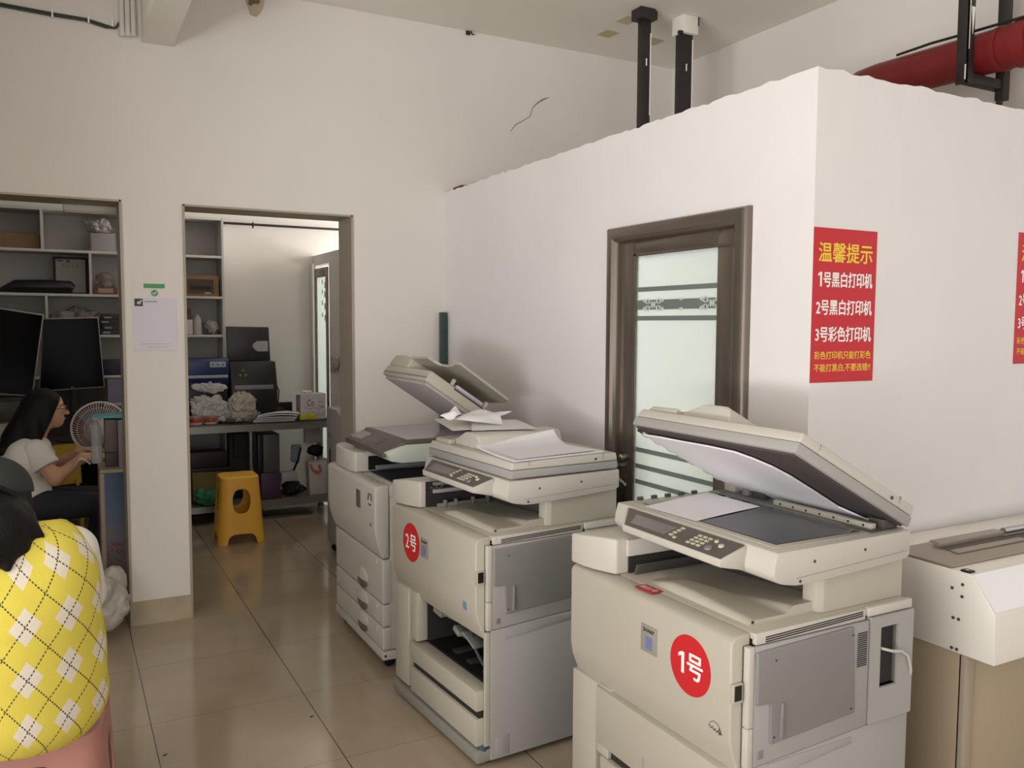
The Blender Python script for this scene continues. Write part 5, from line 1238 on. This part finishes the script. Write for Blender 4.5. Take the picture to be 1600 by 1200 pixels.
monitor([(-.105, 6.5, 1.60), (.235, 6.5, 1.612), (.262, 6.5, 1.122), (-.14, 6.5, 1.105)], 'upright black monitor with a thin silver bezel beside the fan')
monitor([(-.55, 6.36, 1.70), (-.092, 6.42, 1.625), (-.172, 6.36, 1.085), (-.60, 6.30, 1.13)], 'larger tilted black monitor cut off by the left edge', mark=False, bdx=-.45)
dp = thing('desk_printer', 'grey desktop printer on the desk at the left edge', 'printer', (-.40, 6.50, .751))
MB().box(-.2, .17, -.06, .3, 0, .17).build('body', mat('printer_grey', '#5b5957', .45), dp, bevel=.01); MB().box(-.2, .16, -.07, .28, .17, .30).build('top_unit', mat('printer_grey_dark', '#46443f', .45), dp, bevel=.01)
MB().box(-.15, .15, -.10, -.05, .06, .075).build('paper_tray', mat('tray_pale', '#bdb9b5', .5), dp, bevel=.003)
T(MB().box(-.75, -.20, 6.12, 6.30, .0, .92).build('drawer_cabinet', mat('drawer_white', '#a5a09a', .6), None, bevel=.004), 'pale drawer cabinet behind the seated woman at the left edge', 'cabinet')
T(MB().box(.28, .42, 7.20, 7.33, 1.166, 1.285).build('blue_box', mat('dark_blue_box', '#262c44', .5), None, bevel=.004), 'dark blue box on the shelf right of the upright monitor', 'box')
T(MB().box(.31, .41, 7.20, 7.215, .0, .19).build('paper_card', mat('lilac_card', '#8b88a0', .6), None, smooth=0, loc=(0, 0, .951-.001)), 'pale lilac card standing on the lowest visible shelf', 'card')
# fan
fn = thing('electric_fan', 'pale round electric fan turned towards the seated woman', 'fan', (.198, 5.78, 0), 0)
FANW = mat('fan_white', '#d8ccc7', .4); fz = .925; FR = .158
def fr_pt(a, r, d): return Vector((r*math.cos(a), d, fz+r*math.sin(a)))
MB().tube([fr_pt(i*2*PI/48, FR, -.03) for i in range(48)], .006, 8, closed=True).build('rim', FANW, fn)
for k in range(60):
    if k % 1 == 0:
        a = k*2*PI/60
        MB().tube([fr_pt(a, FR, -.03), fr_pt(a+.04, FR*.8, -.068), fr_pt(a+.10, .04, -.085)], .002, 4, cap=False).build('grille_wire', FANW, fn)
m = MB()
for r, d_ in ((FR*.8, -.068), (FR*.55, -.078)): m.tube([fr_pt(i*2*PI/40, r, d_) for i in range(40)], .0016, 5, closed=True)
build_each(m, 'grille_ring', FANW, fn)
MB().cyl((0, -.088, fz), (0, -.078, fz), .04, n=24).build('hub_cap', FANW, fn)
for k in range(3):
    a = k*2*PI/3
    MB().sheet(lambda i, j, a=a: fr_pt(a+(.9-.25*i)*(j-.5)*1.5, .035+.11*i, -.035+.03*(j-.5)), 6, 6, .002).build('blade', mat('fan_blade', '#5f676b', .35), fn)
MB().tube([fr_pt(i*2*PI/48, FR*.98, .02) for i in range(48)], .004, 6, closed=True).build('rear_rim', FANW, fn)
MB().ell((0, .07, fz), (.055, .07, .055), 12).build('motor', FANW, fn)
MB().cyl((0, .06, .02), (0, .06, fz-.03), .013).build('pole', mat('fan_pole', '#4a4541', .4), fn); MB().lathe([(.13, 0), (.13, .015), (.05, .03)], (0, .06, 0), 32).build('fan_base', FANW, fn)
# counter with its picture panel
cn = thing('counter', 'shop counter with a picture of a blue sky and red plants on its front', 'counter', (.165, 5.02, 0))
WD = mat('pale_wood_edge', '#a3937f', .5)
MB().box(.0, .43, .005, .32, .755, .775).build('counter_top', WD, cn, bevel=.003)
MB().box(.0, .022, .005, .32, .0, .755).build('side_panel', WD, cn, bevel=.002); MB().box(.408, .43, .005, .32, 0, .755).build('side_panel', WD, cn, bevel=.002)
def picture():
    m = bpy.data.materials.new('printed_sky_picture'); m.use_nodes = True; nt = m.node_tree; b = nt.nodes['Principled BSDF']; b.inputs['Roughness'].default_value = .4
    tc = nt.nodes.new('ShaderNodeTexCoord'); sep = nt.nodes.new('ShaderNodeSeparateXYZ'); nt.links.new(tc.outputs['Object'], sep.inputs[0])
    cr = nt.nodes.new('ShaderNodeValToRGB'); e = cr.color_ramp.elements; e[0].position = .1; e[0].color = srgb('#59453c'); e[1].position = .95; e[1].color = srgb('#2f6b78')
    for p, c in ((.40, '#6f6d74'), (.55, '#52627c'), (.75, '#2d4566')): q = e.new(p); q.color = srgb(c)
    nt.links.new(sep.outputs['Z'], cr.inputs[0]); nt.links.new(cr.outputs[0], b.inputs['Base Color']); return m
pn = MB().box(.022, .408, .008, .016, .0, .754).build('picture_panel', picture(), cn, smooth=0)
m = MB(); g = random.Random(5)
for k in range(150):
    x = .025+g.random()*.16; z = .14+g.random()**1.4*.24; a = g.random()*PI; s_ = .006+.008*g.random()
    m.poly([(x+s_*math.cos(a), .0072, z+s_*math.sin(a)), (x+.3*s_*math.cos(a+1.6), .0072, z+.3*s_*math.sin(a+1.6)), (x-s_*math.cos(a), .0072, z-s_*math.sin(a)), (x+.3*s_*math.cos(a-1.6), .0072, z+.3*s_*math.sin(a-1.6))])
red = m.build('printed_red_leaves', mat('leaf_red', '#8a3f30', .5), cn, smooth=0, recalc=False); red['kind'] = 'stuff'
ZC = .776
tw = thing('computer_case', 'pinkish grey computer case standing on the counter', 'computer', (.20, 5.06, ZC))
MB().box(.062, .23, .0, .22, 0, .262).build('case', mat('case_pink_grey', '#8d8186', .45), tw, bevel=.004); MB().box(.0, .06, .03, .2, .085, .265).build('front_drawer_unit', mat('case_brown_grey', '#6b605f', .5), tw, bevel=.004); MB().box(.0, .06, .05, .19, .0, .083).build('drive_unit', mat('case_dark', '#4b4346', .5), tw, bevel=.003)
fo = MB().hull([(.135, 5.10, 1.052), (.135, 5.25, 1.052), (.43, 5.06, 1.044), (.43, 5.28, 1.044), (.14, 5.10, 1.058), (.14, 5.25, 1.058), (.43, 5.06, 1.075), (.43, 5.28, 1.075)]).build('folder', mat('turquoise_folder', '#62a9b0', .4), None, bevel=.002); T(fo, 'turquoise folder lying on top of the computer case', 'folder')
bt_ = MB().lathe([(.028, 0), (.03, .01), (.03, .09), (.026, .1), (.03, .11), (.03, .2), (.012, .235), (.012, .25)], (0, 0, 0), 20).build('water_bottle', mat('clear_bottle', '#c9cdd0', .08, spec=.8, alpha=.6), None, loc=(.163, 5.30, ZC)); T(bt_, 'clear plastic water bottle in front of the fan', 'bottle')
MB().lathe([(.015, .25), (.015, .268), (.012, .27)], (0, 0, 0), 14).build('bottle_cap', WHT, bt_)
bk = MB().sheet(lambda i, j: (.045+.085*i, 5.27+.065*j, ZC+.002+.03*math.sin(PI*min(1, i*1.1))-.05*max(0, .25-i)*4*.3), 12, 4, .004).build('open_booklet', mat('booklet_pages', '#d9d2cb', .6), None, smooth=60); T(bk, 'open white booklet curling over the counter edge under the woman\'s hands', 'booklet')
# chairs behind the counter
yc = thing('plastic_chair', 'yellow plastic chair behind the seated woman\'s forearm', 'chair', (.045, 6.18, 0), .3)
YC = mat('mustard_plastic', '#b79a35', .4)
MB().box(-.10, .09, -.10, .12, .43, .455).build('seat', YC, yc, bevel=.012); MB().sheet(lambda i, j: (-.10+.19*i, .11+.03*j+.02*(1-(2*i-1)**2), .50+.26*j), 8, 6, .006).build('backrest', YC, yc)
for x in (-.085, .075):
    for y in (-.085, .105): MB().cyl((x*1.1, y*1.1, 0), (x, y, .432), .016, .018).build('leg', YC, yc)
for x in (-.075, .065): MB().cyl((x, .112, .45), (x, .125, .52), .012).build('back_post', YC, yc)
oc = thing('office_chair', 'dark green office chair under the woman in the white T-shirt', 'chair', (-.213, 5.58, 0), -PI/2+.06)
DG = mat('dark_green_fabric', '#2c332a', .8)
MB().box(-.2, .2, -.2, .2, .385, .432).build('seat', DG, oc, bevel=.02); MB().sheet(lambda i, j: (-.19+.38*i, -.215-.03*math.sin(PI*i)-.03*j, .52+.34*j), 8, 8, .03).build('backrest', DG, oc)
MB().tube([(0, -.12, .39), (0, -.24, .42), (0, -.25, .55)], .02, 8).build('back_bar', BLACK, oc); MB().cyl((0, 0, .08), (0, 0, .39), .025).build('column', BLACK, oc)
for k in range(5):
    a = k*2*PI/5; MB().tube([(0, 0, .09), (.24*math.cos(a), .24*math.sin(a), .06)], [.022, .014], 8).build('leg', BLACK, oc); MB().ell((.24*math.cos(a), .24*math.sin(a), .028), (.02, .02, .028), 8).build('caster', BLACK, oc)
# carrier bag on the floor by the pillar
bag('translucent white carrier bag slumped against the foot of the counter', (.03, 4.42, .0), (.27, 4.66, .36), mat('carrier_bag', '#b3aca2', .35, bump=.5, bscale=14, noise=.08, nscale=12), 47, n=9, amp=.4)
